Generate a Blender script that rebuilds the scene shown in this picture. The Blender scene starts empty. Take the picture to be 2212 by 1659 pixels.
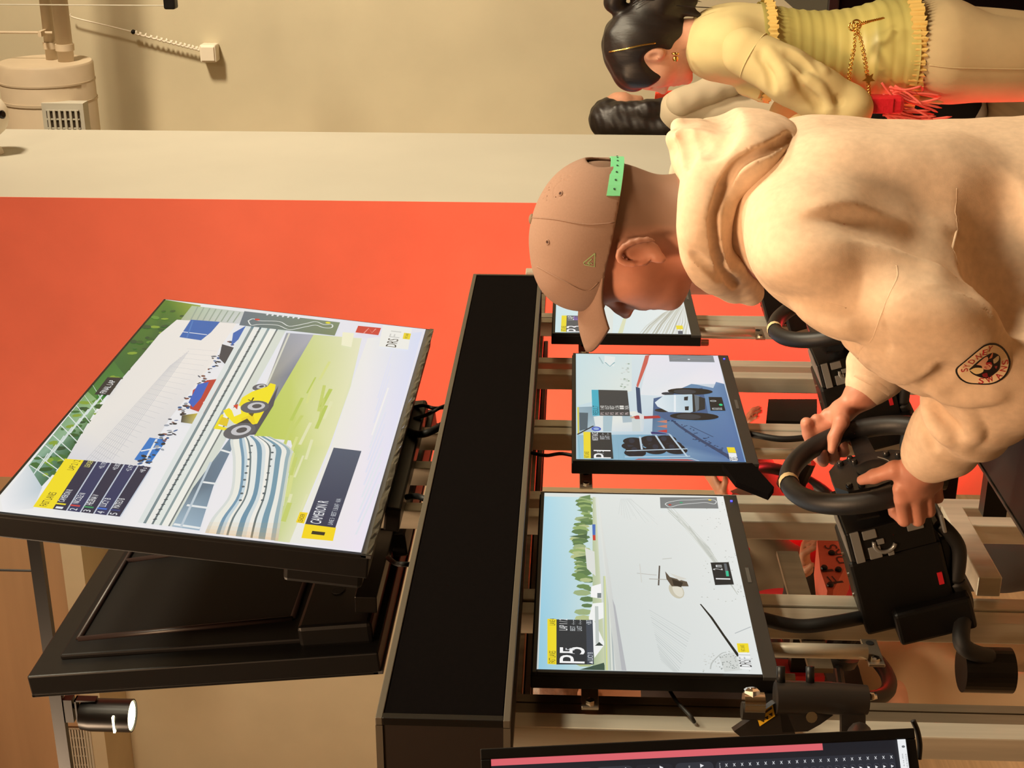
import bpy, bmesh, math, random
import numpy as np
from mathutils import Vector, Matrix
random.seed(7); np.random.seed(7)
S = bpy.context.scene
COL = S.collection
# ------------------------------------------------------------------ camera
F_PX = 3068.0; TH, PITCH, ROLL = .3798, .0374, .01596
CAM = np.array([0., 0., 1.72])
_f = np.array([math.cos(TH)*math.cos(PITCH), math.sin(TH)*math.cos(PITCH), math.sin(PITCH)])
_r = np.array([math.sin(TH), -math.cos(TH), 0.]); _u = np.cross(_r, _f)
_c, _s = math.cos(ROLL), math.sin(ROLL)
_r, _u = _c*_r+_s*_u, -_s*_r+_c*_u
cd = bpy.data.cameras.new('camera'); cam = bpy.data.objects.new('camera', cd); COL.objects.link(cam)
cd.sensor_fit = 'HORIZONTAL'; cd.sensor_width = 36; cd.lens = 36*F_PX/2212; cd.clip_start = .05
# the photograph was stored turned on its side: the camera is held with its right edge down
cam.matrix_world = Matrix(((-_u[0], _r[0], -_f[0], CAM[0]), (-_u[1], _r[1], -_f[1], CAM[1]), (-_u[2], _r[2], -_f[2], CAM[2]), (0, 0, 0, 1)))
S.camera = cam
# ------------------------------------------------------------------ world, lights, exposure
W = bpy.data.worlds.new('world'); S.world = W; W.use_nodes = True
W.node_tree.nodes['Background'].inputs[0].default_value = (1.0, .80, .58, 1)
W.node_tree.nodes['Background'].inputs[1].default_value = .05
vs = S.view_settings
vs.view_transform = 'Standard'; vs.look = 'None'; vs.exposure = 0.0; vs.gamma = 1; vs.use_curve_mapping = False
def area(loc, target, size, power, col, name, spread=math.pi):
    l = bpy.data.lights.new(name, 'AREA'); l.shape = 'DISK'; l.size = size; l.energy = power; l.color = col; l.spread = spread
    o = bpy.data.objects.new(name, l); COL.objects.link(o); o.location = loc
    o.rotation_euler = (Vector(target)-Vector(loc)).to_track_quat('-Z', 'Y').to_euler()
    return o
WARM = (1.0, .77, .48)
area((2.2, -2.2, 3.9), (2.1, .6, 1.25), .5, 50, (1.0, .85, .60), 'ceiling_lamp_key', 1.9)
area((4.2, -2.8, 4.6), (7.2, .9, 2.4), .7, 104, (1.0, .82, .59), 'ceiling_lamp_wall', 1.7)
area((.2, .9, 4.1), (2.0, .7, 1.2), .8, 32, (1.0, .64, .37), 'ceiling_lamp_front', 1.7)
area((2.0, 4.6, 4.4), (5.4, 3.0, 1.2), 1.0, 108, (1.0, .70, .45), 'ceiling_lamp_back')
area((.6, -1.6, 4.6), (4.6, 1.6, 1.8), .8, 12, (1.0, .80, .52), 'ceiling_lamp_mid', 1.2)
area((2.7, -1.3, 4.5), (2.7, 1.2, 1.5), .7, 24, (1.0, .88, .64), 'added_side_fill', 1.5)  # added fill that brightens the post fronts, not a known lamp of the room

# ------------------------------------------------------------------ helpers
def ray(x, y):
    u, v = 1659.-y, float(x)
    return _f + _r*(u-829.5)/F_PX - _u*(v-1106)/F_PX
def PX(x, y, X): d = ray(x, y); return CAM + d*(X/d[0])
def PY(x, y, Y): d = ray(x, y); return CAM + d*(Y/d[1])
def PZ(x, y, Z): d = ray(x, y); return CAM + d*((Z-CAM[2])/d[2])
def PD(x, y, D): return CAM + ray(x, y)*D
def PN(x, y, p0, n):
    d = ray(x, y); return CAM + d*(np.dot(np.asarray(p0)-CAM, n)/np.dot(d, n))
def lin(c):
    c = [v/255. for v in c[:3]]
    return tuple(v/12.92 if v <= .04045 else ((v+.055)/1.055)**2.4 for v in c)
MATS = {}
def M(name, rgb=(128,128,128), rough=.5, metal=0., emit=0., noise=None, bump=None, stretch=None, spec=.5, col2=None, coat=0., sss=0.):
    """procedural Principled material; rgb is sRGB 0-255"""
    if name in MATS: return MATS[name]
    m = bpy.data.materials.new(name); m.use_nodes = True; nt = m.node_tree; N = nt.nodes; L = nt.links
    b = N['Principled BSDF']; c = lin(rgb)
    b.inputs['Base Color'].default_value = (*c, 1); b.inputs['Roughness'].default_value = rough
    b.inputs['Metallic'].default_value = metal; b.inputs['Specular IOR Level'].default_value = spec
    b.inputs['Coat Weight'].default_value = coat
    if sss: b.inputs['Subsurface Weight'].default_value = sss; b.inputs['Subsurface Radius'].default_value = (.012, .005, .003); b.inputs['Subsurface Scale'].default_value = 1.
    if emit:
        b.inputs['Emission Color'].default_value = (*c, 1); b.inputs['Emission Strength'].default_value = emit
    if noise or bump:
        tc = N.new('ShaderNodeTexCoord'); mp = N.new('ShaderNodeMapping')
        L.new(tc.outputs['Object'], mp.inputs['Vector'])
        if stretch: mp.inputs['Scale'].default_value = stretch
    if noise:
        t = N.new('ShaderNodeTexNoise'); t.inputs['Scale'].default_value = noise[0]; t.inputs['Detail'].default_value = 5
        L.new(mp.outputs[0], t.inputs['Vector'])
        rp = N.new('ShaderNodeValToRGB'); a = noise[1]
        c2 = lin(col2) if col2 else tuple(v*(1-a) for v in c)
        c1 = c if col2 else tuple(min(1, v*(1+a*.6)) for v in c)
        rp.color_ramp.elements[0].position = .32; rp.color_ramp.elements[1].position = .68
        rp.color_ramp.elements[0].color = (*c2, 1); rp.color_ramp.elements[1].color = (*c1, 1)
        L.new(t.outputs['Fac'], rp.inputs['Fac']); L.new(rp.outputs['Color'], b.inputs['Base Color'])
    if bump:
        t2 = N.new('ShaderNodeTexNoise'); t2.inputs['Scale'].default_value = bump[0]; t2.inputs['Detail'].default_value = 4
        L.new(mp.outputs[0], t2.inputs['Vector'])
        bp = N.new('ShaderNodeBump'); bp.inputs['Strength'].default_value = bump[1]; bp.inputs['Distance'].default_value = bump[2] if len(bump) > 2 else .002
        L.new(t2.outputs['Fac'], bp.inputs['Height']); L.new(bp.outputs['Normal'], b.inputs['Normal'])
    MATS[name] = m; return m
def M_screen():
    """a lit display: colours drawn on the face (attribute) given off as light, under glossy glass"""
    if 'lit_display' in MATS: return MATS['lit_display']
    m = bpy.data.materials.new('lit_display'); m.use_nodes = True; nt = m.node_tree; N = nt.nodes; L = nt.links
    b = N['Principled BSDF']; at = N.new('ShaderNodeAttribute'); at.attribute_name = 'pic'
    b.inputs['Base Color'].default_value = (.01, .01, .01, 1); b.inputs['Roughness'].default_value = .32
    b.inputs['Specular IOR Level'].default_value = .14
    L.new(at.outputs['Color'], b.inputs['Emission Color']); b.inputs['Emission Strength'].default_value = .92
    MATS['lit_display'] = m; return m
ROOT = {}
def props(o, label=None, cat=None, group=None, kind=None):
    if label: o['label'] = label
    if cat: o['category'] = cat
    if group: o['group'] = group
    if kind: o['kind'] = kind
    return o
def thing(name, loc, label, cat, group=None):
    o = bpy.data.objects.new(name, None); COL.objects.link(o); o.empty_display_size = .05
    o.location = Vector([float(v) for v in loc]); ROOT[o] = np.array([float(v) for v in loc])
    return props(o, label, cat, group)
def link(name, me, mat, parent=None, label=None, cat=None, group=None, kind=None, smooth=False, base=None):
    o = bpy.data.objects.new(name, me); COL.objects.link(o)
    if mat is not None:
        for mm in (mat if isinstance(mat, (list, tuple)) else [mat]): me.materials.append(mm)
    off = np.zeros(3)
    if parent is not None: o.parent = parent; off = ROOT.get(parent, off)
    elif base is not None: off = np.array([float(v) for v in base]); o.location = Vector(off)
    ROOT[o] = off
    if np.any(off):
        co = np.empty(len(me.vertices)*3, np.float32); me.vertices.foreach_get('co', co)
        co = co.reshape(-1, 3)-off.astype(np.float32); me.vertices.foreach_set('co', co.ravel())
    if smooth: me.shade_smooth() if hasattr(me, 'shade_smooth') else me.polygons.foreach_set('use_smooth', [True]*len(me.polygons))
    me.update()
    return props(o, label, cat, group, kind)
def V(a): return np.array([float(x) for x in a])
def unit(a): a = V(a); return a/max(np.linalg.norm(a), 1e-12)
def frame(z, hint=(0, 0, 1)):
    z = unit(z); h = V(hint)
    if abs(np.dot(z, unit(h))) > .98: h = V((1, 0, 0))
    x = unit(np.cross(h, z)); y = np.cross(z, x); return x, y, z
class MB:
    def __init__(s): s.v = []; s.f = []; s.mi = []
    def add(s, vs, fs, mi=0):
        n = len(s.v); s.v += [tuple(float(q) for q in p) for p in vs]; s.f += [tuple(n+i for i in f) for f in fs]; s.mi += [mi]*len(fs); return s
    def box(s, c, size, ax=None, bev=0., mi=0):
        c = V(c); hx, hy, hz = [q/2. for q in size]
        X, Y, Z = ax if ax is not None else (V((1, 0, 0)), V((0, 1, 0)), V((0, 0, 1)))
        if bev <= 0:
            vs = [c+X*hx*i+Y*hy*j+Z*hz*k for i in (-1, 1) for j in (-1, 1) for k in (-1, 1)]
            fs = [(0, 1, 3, 2), (4, 6, 7, 5), (0, 4, 5, 1), (2, 3, 7, 6), (0, 2, 6, 4), (1, 5, 7, 3)]
            return s.add(vs, fs, mi)
        b = min(bev, hx*.9, hy*.9, hz*.9)
        bm = bmesh.new(); bmesh.ops.create_cube(bm, size=1.)
        for q in bm.verts: q.co = Vector((q.co.x*2*hx, q.co.y*2*hy, q.co.z*2*hz))
        bmesh.ops.bevel(bm, geom=list(bm.edges), offset=b, segments=2, affect='EDGES', profile=.5)
        bm.verts.index_update()
        vs = [c+X*q.co.x+Y*q.co.y+Z*q.co.z for q in bm.verts]; fs = [tuple(w.index for w in f.verts) for f in bm.faces]
        bm.free(); return s.add(vs, fs, mi)
    def b2(s, lo, hi, bev=0., mi=0):
        lo, hi = V(lo), V(hi); return s.box((lo+hi)/2, hi-lo, bev=bev, mi=mi)
    def tube(s, pts, r, n=10, cap=True, mi=0, flat=None):
        pts = [V(p) for p in pts]; k = len(pts)
        rs = r if hasattr(r, '__len__') else [r]*k
        vs = []; fs = []; px = None
        for i, p in enumerate(pts):
            t = unit(pts[min(i+1, k-1)]-pts[max(i-1, 0)])
            if px is None: px, py, _ = frame(t)
            else:
                px = px-t*np.dot(px, t); px = unit(px); py = np.cross(t, px)
            for j in range(n):
                a = 2*math.pi*j/n; vs.append(p+(px*math.cos(a)+py*math.sin(a))*rs[i])
        for i in range(k-1):
            for j in range(n): fs.append((i*n+j, i*n+(j+1) % n, (i+1)*n+(j+1) % n, (i+1)*n+j))
        if cap: fs.append(tuple(range(n-1, -1, -1))); fs.append(tuple((k-1)*n+j for j in range(n)))
        return s.add(vs, fs, mi)
    def cyl(s, a, b, r, n=20, mi=0, r2=None): return s.tube([a, b], [r, r if r2 is None else r2], n, mi=mi)
    def lathe(s, c, axis, prof, n=24, mi=0, hint=(0, 0, 1)):
        c = V(c); x, y, z = frame(axis, hint); vs = []; fs = []
        for (rr, h) in prof:
            for j in range(n):
                a = 2*math.pi*j/n; vs.append(c+z*h+(x*math.cos(a)+y*math.sin(a))*max(rr, 1e-5))
        for i in range(len(prof)-1):
            for j in range(n): fs.append((i*n+j, i*n+(j+1) % n, (i+1)*n+(j+1) % n, (i+1)*n+j))
        fs.append(tuple(range(n-1, -1, -1))); fs.append(tuple((len(prof)-1)*n+j for j in range(n)))
        return s.add(vs, fs, mi)
    def torus(s, c, axis, R, r, n=40, m=10, a0=0., a1=2*math.pi, mi=0, hint=(0, 0, 1), ry=None):
        c = V(c); x, y, z = frame(axis, hint); full = abs(a1-a0-2*math.pi) < 1e-6; vs = []; fs = []
        cnt = n if full else n+1
        for i in range(cnt):
            a = a0+(a1-a0)*i/n; d = x*math.cos(a)+y*math.sin(a)
            for j in range(m):
                b = 2*math.pi*j/m; vs.append(c+d*(R+r*math.cos(b))+z*(ry or r)*math.sin(b))
        for i in range(n):
            i2 = (i+1) % cnt
            for j in range(m): fs.append((i*m+j, i*m+(j+1) % m, i2*m+(j+1) % m, i2*m+j))
        if not full: fs.append(tuple(range(m-1, -1, -1))); fs.append(tuple(n*m+j for j in range(m)))
        return s.add(vs, fs, mi)
    def prism(s, poly, n, d, mi=0):
        """poly: 3-D points, extruded by d along n"""
        n = unit(n); k = len(poly); poly = [V(p) for p in poly]
        vs = poly+[p+n*d for p in poly]
        fs = [tuple(range(k-1, -1, -1)), tuple(range(k, 2*k))]+[(i, (i+1) % k, k+(i+1) % k, k+i) for i in range(k)]
        return s.add(vs, fs, mi)
    def sphere(s, c, r, n=16, m=10, mi=0):
        c = V(c); rr = V(r) if hasattr(r, '__len__') else V((r, r, r)); vs = [c+V((0, 0, rr[2]))]; fs = []
        for i in range(1, m):
            a = math.pi*i/m
            for j in range(n):
                b = 2*math.pi*j/n; vs.append(c+V((rr[0]*math.sin(a)*math.cos(b), rr[1]*math.sin(a)*math.sin(b), rr[2]*math.cos(a))))
        vs.append(c-V((0, 0, rr[2]))); q = lambda i, j: 1+(i-1)*n+j % n
        for j in range(n): fs.append((0, q(1, j), q(1, j+1))); fs.append((len(vs)-1, q(m-1, j+1), q(m-1, j)))
        for i in range(1, m-1):
            for j in range(n): fs.append((q(i, j), q(i+1, j), q(i+1, j+1), q(i, j+1)))
        return s.add(vs, fs, mi)
    def mesh(s, name):
        me = bpy.data.meshes.new(name); me.from_pydata(s.v, [], s.f)
        if any(s.mi): me.polygons.foreach_set('material_index', s.mi)
        bm = bmesh.new(); bm.from_mesh(me); bmesh.ops.recalc_face_normals(bm, faces=bm.faces); bm.to_mesh(me); bm.free()
        return me
    def build(s, name, mat, parent=None, smooth=False, auto=False, **k):
        o = link(name, s.mesh(name), mat, parent, smooth=smooth, **k)
        if auto and hasattr(o.data, 'set_sharp_from_angle'):
            o.data.shade_smooth(); o.data.set_sharp_from_angle(angle=math.radians(35))
        return o
def spline(pts, n=8):
    """Catmull-Rom through points (any dimension)"""
    P = [V(p) for p in pts]; out = []
    for i in range(len(P)-1):
        p0, p1, p2, p3 = P[max(i-1, 0)], P[i], P[i+1], P[min(i+2, len(P)-1)]
        for k in range(n):
            t = k/n; out.append(.5*((2*p1)+(p2-p0)*t+(2*p0-5*p1+4*p2-p3)*t*t+(3*p1-p0-3*p2+p3)*t**3))
    out.append(P[-1]); return out
# ---- sdf modelling: primitives blended smoothly, polygonised by surface nets in a sparse grid
class SDF:
    def __init__(s, k=.02): s.p = []; s.k = k
    def seg(s, a, b, r0, r1=None, w=None, q0=None, q1=None, k=None, op=1):
        """tapered limb from a to b; w: flat axis with own radii q0,q1"""
        a, b = V(a), V(b); r1 = r0 if r1 is None else r1
        s.p.append(dict(t='s', a=a, b=b, r=(r0, r1), w=None if w is None else unit(w), q=(q0 or r0, q1 or q0 or r1), k=s.k if k is None else k, op=op,
                        c=(a+b)/2, R=np.linalg.norm(b-a)/2+max(r0, r1, q0 or 0, q1 or 0))); return s
    def chain(s, pts, rs, k=None, w=None, qs=None):
        for i in range(len(pts)-1): s.seg(pts[i], pts[i+1], rs[i], rs[i+1], k=k, w=w, q0=qs[i] if qs else None, q1=qs[i+1] if qs else None)
        return s
    def ell(s, c, r, ax=None, k=None, op=1):
        A = np.eye(3) if ax is None else np.array([unit(q) for q in ax])
        s.p.append(dict(t='e', c=V(c), r=V(r), A=A, k=s.k if k is None else k, op=op, R=max(r))); return s
    def dist(s, P, prims):
        D = None
        for p in prims:
            if p['t'] == 's':
                ab = p['b']-p['a']; L = max(np.dot(ab, ab), 1e-12); t = np.clip((P-p['a'])@ab/L, 0, 1)
                o = P-(p['a']+t[:, None]*ab); r = p['r'][0]+(p['r'][1]-p['r'][0])*t
                if p['w'] is None: d = np.sqrt((o*o).sum(1))-r
                else:
                    q = p['q'][0]+(p['q'][1]-p['q'][0])*t; ow = o@p['w']; oo = np.maximum((o*o).sum(1)-ow*ow, 0)
                    k0 = np.sqrt(oo/r**2+(ow/q)**2)+1e-9; k1 = np.sqrt(oo/r**4+(ow/q**2)**2)+1e-9; d = k0*(k0-1)/k1
            else:
                o = (P-p['c'])@p['A'].T; k0 = np.sqrt(((o/p['r'])**2).sum(1))+1e-9; k1 = np.sqrt(((o/p['r']**2)**2).sum(1))+1e-9; d = k0*(k0-1)/k1
            if D is None: D = d if p['op'] > 0 else np.full(len(P), .5)
            elif p['op'] > 0:
                h = np.maximum(p['k']-np.abs(D-d), 0)/p['k']; D = np.minimum(D, d)-h*h*p['k']*.25
            else:
                h = np.maximum(p['k']-np.abs(D+d), 0)/p['k']; D = np.maximum(D, -d)+h*h*p['k']*.25
        return D
    def mesh(s, name, vox, disp=None, clip=None):
        """clip: list of (point, normal): keeps the side the normal points away from"""
        B = 14
        lo = np.min([p['c']-p['R'] for p in s.p if p['op'] > 0], 0)-vox*3; hi = np.max([p['c']+p['R'] for p in s.p if p['op'] > 0], 0)+vox*3
        nb = np.ceil((hi-lo)/(vox*B)).astype(int); bs = vox*B; br = bs*.87
        g = np.arange(B+1); gx, gy, gz = np.meshgrid(g, g, g, indexing='ij'); loc = np.stack([gx, gy, gz], -1).reshape(-1, 3)
        keys = []; pos = []; quads = []
        G = nb*B+4; mul = np.array([G[1]*G[2], G[2], 1], np.int64)
        cs = np.stack(np.meshgrid(*[np.arange(n) for n in nb], indexing='ij'), -1).reshape(-1, 3)
        CT = lo+(cs+.5)*bs; PC = np.array([p['c'] for p in s.p]); PR = np.array([p['R']+p['k']+.02 for p in s.p])+br
        pos_ = np.array([p['op'] > 0 for p in s.p]); hit = np.zeros(len(cs), bool)
        for c_, r_ in zip(PC[pos_], PR[pos_]): hit |= ((CT-c_)**2).sum(1) < r_*r_
        cs, CT = cs[hit], CT[hit]; dc = s.dist(CT, s.p); m_ = np.abs(dc) < bs*1.25; cs, CT = cs[m_], CT[m_]
        for ib, ctr in zip(cs, CT):
            near = [s.p[i] for i in np.nonzero(((PC-ctr)**2).sum(1) < PR*PR)[0]]
            if not near: continue
            P = lo+(ib*B+loc)*vox; D = s.dist(P, near)
            if clip:
                for (cp, cn) in clip: D = np.maximum(D, (P-V(cp))@unit(cn))
            if D.min() > 0 or D.max() < 0: continue
            D = D.reshape(B+1, B+1, B+1)
            I = (D < 0)
            c8 = [I[i:B+i, j:B+j, k:B+k] for i in (0, 1) for j in (0, 1) for k in (0, 1)]
            sm = sum(c.astype(np.int8) for c in c8); act = (sm > 0) & (sm < 8)
            ai = np.argwhere(act)
            if len(ai) == 0: continue
            acc = np.zeros((len(ai), 3)); cnt = np.zeros(len(ai))
            for ax in range(3):
                o1, o2 = [q for q in range(3) if q != ax]
                for u in (0, 1):
                    for w in (0, 1):
                        of = np.zeros(3, int); of[o1] = u; of[o2] = w; a = ai+of; b = a.copy(); b[:, ax] += 1
                        da = D[a[:, 0], a[:, 1], a[:, 2]]; db = D[b[:, 0], b[:, 1], b[:, 2]]; cr = (da < 0) != (db < 0)
                        t = np.where(cr, da/np.where(cr, da-db, 1), 0); q = of.astype(float)[None].repeat(len(ai), 0); q[:, ax] += t
                        acc += q*cr[:, None]; cnt += cr
            gi = ib*B+ai; keys.append((gi+1)@mul); pos.append(lo+(gi+acc/cnt[:, None])*vox)
            for ax in range(3):
                o1, o2 = [(1, 2), (2, 0), (0, 1)][ax]
                sl = [slice(0, B)]*3; s2 = list(sl); s2[ax] = slice(1, B+1)
                A = I[tuple(sl)]; Bq = I[tuple(s2)]; e = np.argwhere(A != Bq)
                if len(e) == 0: continue
                fl = A[e[:, 0], e[:, 1], e[:, 2]]; ge = ib*B+e+1
                d1 = np.zeros(3, int); d1[o1] = 1; d2 = np.zeros(3, int); d2[o2] = 1
                q = np.stack([(ge-d1-d2)@mul, (ge-d2)@mul, ge@mul, (ge-d1)@mul], 1)
                q[~fl] = q[~fl][:, ::-1]; quads.append(q)
        keys = np.concatenate(keys); pos = np.concatenate(pos); quads = np.concatenate(quads)
        o = np.argsort(keys); keys = keys[o]; pos = pos[o]
        ix = np.searchsorted(keys, quads); ix = np.clip(ix, 0, len(keys)-1); ok = (keys[ix] == quads).all(1); ix = ix[ok]
        if disp is not None:
            n = vnormals(pos, ix); pos = pos+n*disp(pos, n)[:, None]
        return quadmesh(name, pos, ix)
def vnormals(pos, ix):
    fn = np.cross(pos[ix[:, 2]]-pos[ix[:, 0]], pos[ix[:, 3]]-pos[ix[:, 1]]); n = np.zeros_like(pos)
    fi = ix.ravel(); fr = np.repeat(fn, 4, axis=0)
    for k in range(3): n[:, k] = np.bincount(fi, fr[:, k], len(pos))
    return n/np.maximum(np.linalg.norm(n, axis=1), 1e-12)[:, None]
def quadmesh(name, pos, ix):
    me = bpy.data.meshes.new(name); me.vertices.add(len(pos)); me.vertices.foreach_set('co', pos.astype(np.float32).ravel())
    me.loops.add(len(ix)*4); me.loops.foreach_set('vertex_index', ix.astype(np.int32).ravel())
    me.polygons.add(len(ix)); me.polygons.foreach_set('loop_start', np.arange(0, len(ix)*4, 4, dtype=np.int32)); me.polygons.foreach_set('loop_total', np.full(len(ix), 4, np.int32))
    me.polygons.foreach_set('use_smooth', np.ones(len(ix), bool)); me.update(calc_edges=True); me.validate(); return me
def vnoise(P, sc, seed=0):
    """cheap smooth pseudo-noise from summed sines"""
    rs = np.random.RandomState(seed); o = np.zeros(len(P))
    for i in range(7):
        d = rs.randn(3); d /= np.linalg.norm(d); o += np.sin((P@d)*sc*(.7+rs.rand()*.8)+rs.rand()*6.28)
    return o/3.
# ---- flat pictures (screens, printed labels): coloured polygons in thin layers on one plane
class Canvas:
    def __init__(s, tl, ex, ez, n, eps=4e-5):
        s.o, s.ex, s.ez, s.n, s.eps = V(tl), unit(ex), unit(ez), unit(n), eps*.25 if eps == 4e-5 else eps; s.v = []; s.f = []; s.c = []; s.k = 0
    def px(s, x, y):                                        # where a point seen in the photograph lies on this plane
        p = PN(x, y, s.o, s.n)-s.o; return (float(p@s.ex), float(-(p@s.ez)))
    lim = None
    def w(s, a, b):
        if s.lim: a = min(max(a, 0.), s.lim[0]); b = min(max(b, 0.), s.lim[1])
        return s.o+s.ex*a-s.ez*b+s.n*(s.k*s.eps)
    def poly(s, pts, col):
        s.k += 1; n = len(s.v); cs = col if isinstance(col[0], (tuple, list)) else [col]*len(pts)
        for (a, b), c in zip(pts, cs): s.v.append(s.w(a, b)); s.c.append((*lin(c), 1))
        s.f.append(tuple(range(n, n+len(pts)))); return s
    def rect(s, a0, b0, a1, b1, col): return s.poly([(a0, b0), (a1, b0), (a1, b1), (a0, b1)], col)
    def rrect(s, a0, b0, a1, b1, r, col):
        pts = []
        for (cx, cy, st) in ((a1-r, b0+r, -90), (a1-r, b1-r, 0), (a0+r, b1-r, 90), (a0+r, b0+r, 180)):
            for k in range(4): t = math.radians(st+30*k); pts.append((cx+r*math.cos(t), cy+r*math.sin(t)))
        return s.poly(pts, col)
    def line(s, pts, wd, col):
        P = [np.array(p, float) for p in pts]; s.k += 1
        L = []; R = []
        for i, p in enumerate(P):
            t = P[min(i+1, len(P)-1)]-P[max(i-1, 0)]; t /= max(np.linalg.norm(t), 1e-9); n = np.array([-t[1], t[0]]); ww = (wd[i] if hasattr(wd, '__len__') else wd)/2
            L.append(p+n*ww); R.append(p-n*ww)
        b = len(s.v)
        for q in L+R: s.v.append(s.w(*q)); s.c.append((*lin(col), 1))
        k = len(P)
        for i in range(k-1): s.f.append((b+i, b+i+1, b+k+i+1, b+k+i))
        return s
    def disc(s, a, b, ra, rb, col, rot=0, n=20):
        ct, st = math.cos(rot), math.sin(rot)
        return s.poly([(a+ra*math.cos(t)*ct-rb*math.sin(t)*st, b+ra*math.cos(t)*st+rb*math.sin(t)*ct) for t in [2*math.pi*i/n for i in range(n)]], col)
    def glow(s, a, b, ra, rb, c0, c1, n=28):
        s.k += 1; i0 = len(s.v); s.v.append(s.w(a, b)); s.c.append((*lin(c0), 1))
        for i in range(n): t = 2*math.pi*i/n; s.v.append(s.w(a+ra*math.cos(t), b+rb*math.sin(t))); s.c.append((*lin(c1), 1))
        s.f += [(i0, i0+1+i, i0+1+(i+1) % n) for i in range(n)]; return s
    def text(s, body, a0, b0, a1, b1, col, rot=0.):
        """lettering squeezed into the box a0..a1, b0..b1 (b downwards)"""
        vs, fs = glyphs(body); x0, y0 = vs.min(0); x1, y1 = vs.max(0); s.k += 1; n = len(s.v)
        ca, cb = (a0+a1)/2, (b0+b1)/2; ct, st = math.cos(rot), math.sin(rot)
        for (x, y) in vs:
            a = ((x-x0)/max(x1-x0, 1e-6)-.5)*(a1-a0); b = (.5-(y-y0)/max(y1-y0, 1e-6))*(b1-b0)
            s.v.append(s.w(ca+a*ct-b*st, cb+a*st+b*ct)); s.c.append((*lin(col), 1))
        s.f += [tuple(n+i for i in f) for f in fs]; return s
    def build(s, name, parent, mat=None, **kw):
        me = bpy.data.meshes.new(name); me.from_pydata([tuple(p) for p in s.v], [], s.f)
        at = me.color_attributes.new('pic', 'FLOAT_COLOR', 'POINT'); at.data.foreach_set('color', np.array(s.c, np.float32).ravel())
        return link(name, me, mat or M_screen(), parent, **kw)
_GL = {}
def glyphs(body):
    if body in _GL: return _GL[body]
    cu = bpy.data.curves.new('lettering', 'FONT'); cu.body = body; cu.resolution_u = 3
    ob = bpy.data.objects.new('lettering', cu); COL.objects.link(ob)
    dg = bpy.context.evaluated_depsgraph_get(); dg.update(); me = bpy.data.meshes.new_from_object(ob.evaluated_get(dg))
    vs = np.array([(v.co.x, v.co.y) for v in me.vertices]); fs = [tuple(p.vertices) for p in me.polygons]
    bpy.data.objects.remove(ob); bpy.data.curves.remove(cu); bpy.data.meshes.remove(me)
    _GL[body] = (vs, fs); return _GL[body]
def M_print():
    if 'printed' in MATS: return MATS['printed']
    m = bpy.data.materials.new('printed'); m.use_nodes = True; nt = m.node_tree; b = nt.nodes['Principled BSDF']
    at = nt.nodes.new('ShaderNodeAttribute'); at.attribute_name = 'pic'; nt.links.new(at.outputs['Color'], b.inputs['Base Color']); b.inputs['Roughness'].default_value = .55
    MATS['printed'] = m; return m
# ------------------------------------------------------------------ the setting
X_FAR = 7.2
m_wall = M('beige_wall', (204,196,168), .85, noise=(3., .05), bump=(60., .12, .002))
m_grey = M('pale_grey_wall', (196,194,180), .85, noise=(2., .04), bump=(60., .12, .002))
m_red = M('red_wall_paint', (230,114,90), .8, noise=(5., .05), bump=(70., .25, .002))
m_floor = M('oak_floor', (176,146,112), .5, noise=(4., .18), stretch=(.25, 8, 1))
m_ceil = M('ceiling_paint', (196,176,150), .9, noise=(1.2, .08))
def st(name, mb, mat, parent=None, **k): return mb.build(name, mat, parent, kind='structure', **k)
st('floor', MB().b2((-3.2, -5.2, -.1), (X_FAR+.2, 7.7, 0)), m_floor)
st('ceiling', MB().b2((-3.2, -5.2, 5.35), (X_FAR+.2, 7.7, 5.45)), m_ceil)
st('wall_far', MB().b2((X_FAR, -5.2, 0), (X_FAR+.2, 7.7, 5.35)), m_wall)
st('wall_left', MB().b2((-3.2, 7.5, 0), (X_FAR, 7.7, 5.35)), m_wall)
st('wall_right', MB().b2((-3.2, -5.2, 0), (X_FAR, -5.0, 5.35)), m_wall)
st('wall_near', MB().b2((-3.4, -5.2, 0), (-3.2, 7.7, 5.35)), m_wall)
PXW = 4.6
ya = PX(1000, 437, PXW)[1]; yb = PX(10, 1030, PXW)[1]; xl = PY(1000, 288, ya)[0]
pil = st('wall_middle', MB().b2((PXW+.004, ya, 0), (xl, yb, 5.34)), m_grey)
MB().b2((PXW, ya, 0), (PXW+.004, yb, 5.34)).build('red_paint_face', m_red, pil)
# bulkhead high on the far wall, with its air grille
X_BK = 6.8
z0 = PX(230, 1600, X_BK)[2]
bk = st('trim_1', MB().b2((X_BK, 2.6, z0+.12), (X_FAR-.002, 7.49, 5.34)), M('bulkhead_paint', (190,158,122), .8, noise=(1.5, .15), stretch=(1, .3, 3)))
MB().b2((X_BK-.02, 2.6, z0), (X_FAR-.002, 7.49, z0+.115)).build('bulkhead_lip', m_wall, bk)
gp = [PX(145, 1580, X_BK)[2], PX(200, 1580, X_BK)[2]]; gy0 = PX(170, 1570, X_BK)[1]; gy1 = gy0+.75
MB().b2((X_BK-.012, gy0, gp[1]), (X_BK-.004, gy1, gp[0])).build('grille_backing', M('grille_dark', (60,48,36), .7), bk)
for i in range(9):
    z = gp[1]+(gp[0]-gp[1])*(i+.5)/9
    MB().b2((X_BK-.03, gy0, z-.006), (X_BK-.012, gy1, z+.004)).build('grille_slat', m_grey, bk)
for i in range(13):
    y = gy0+.75*i/12
    MB().b2((X_BK-.022, y-.004, gp[1]), (X_BK-.013, y+.004, gp[0])).build('grille_bar', m_grey, bk)

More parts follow.
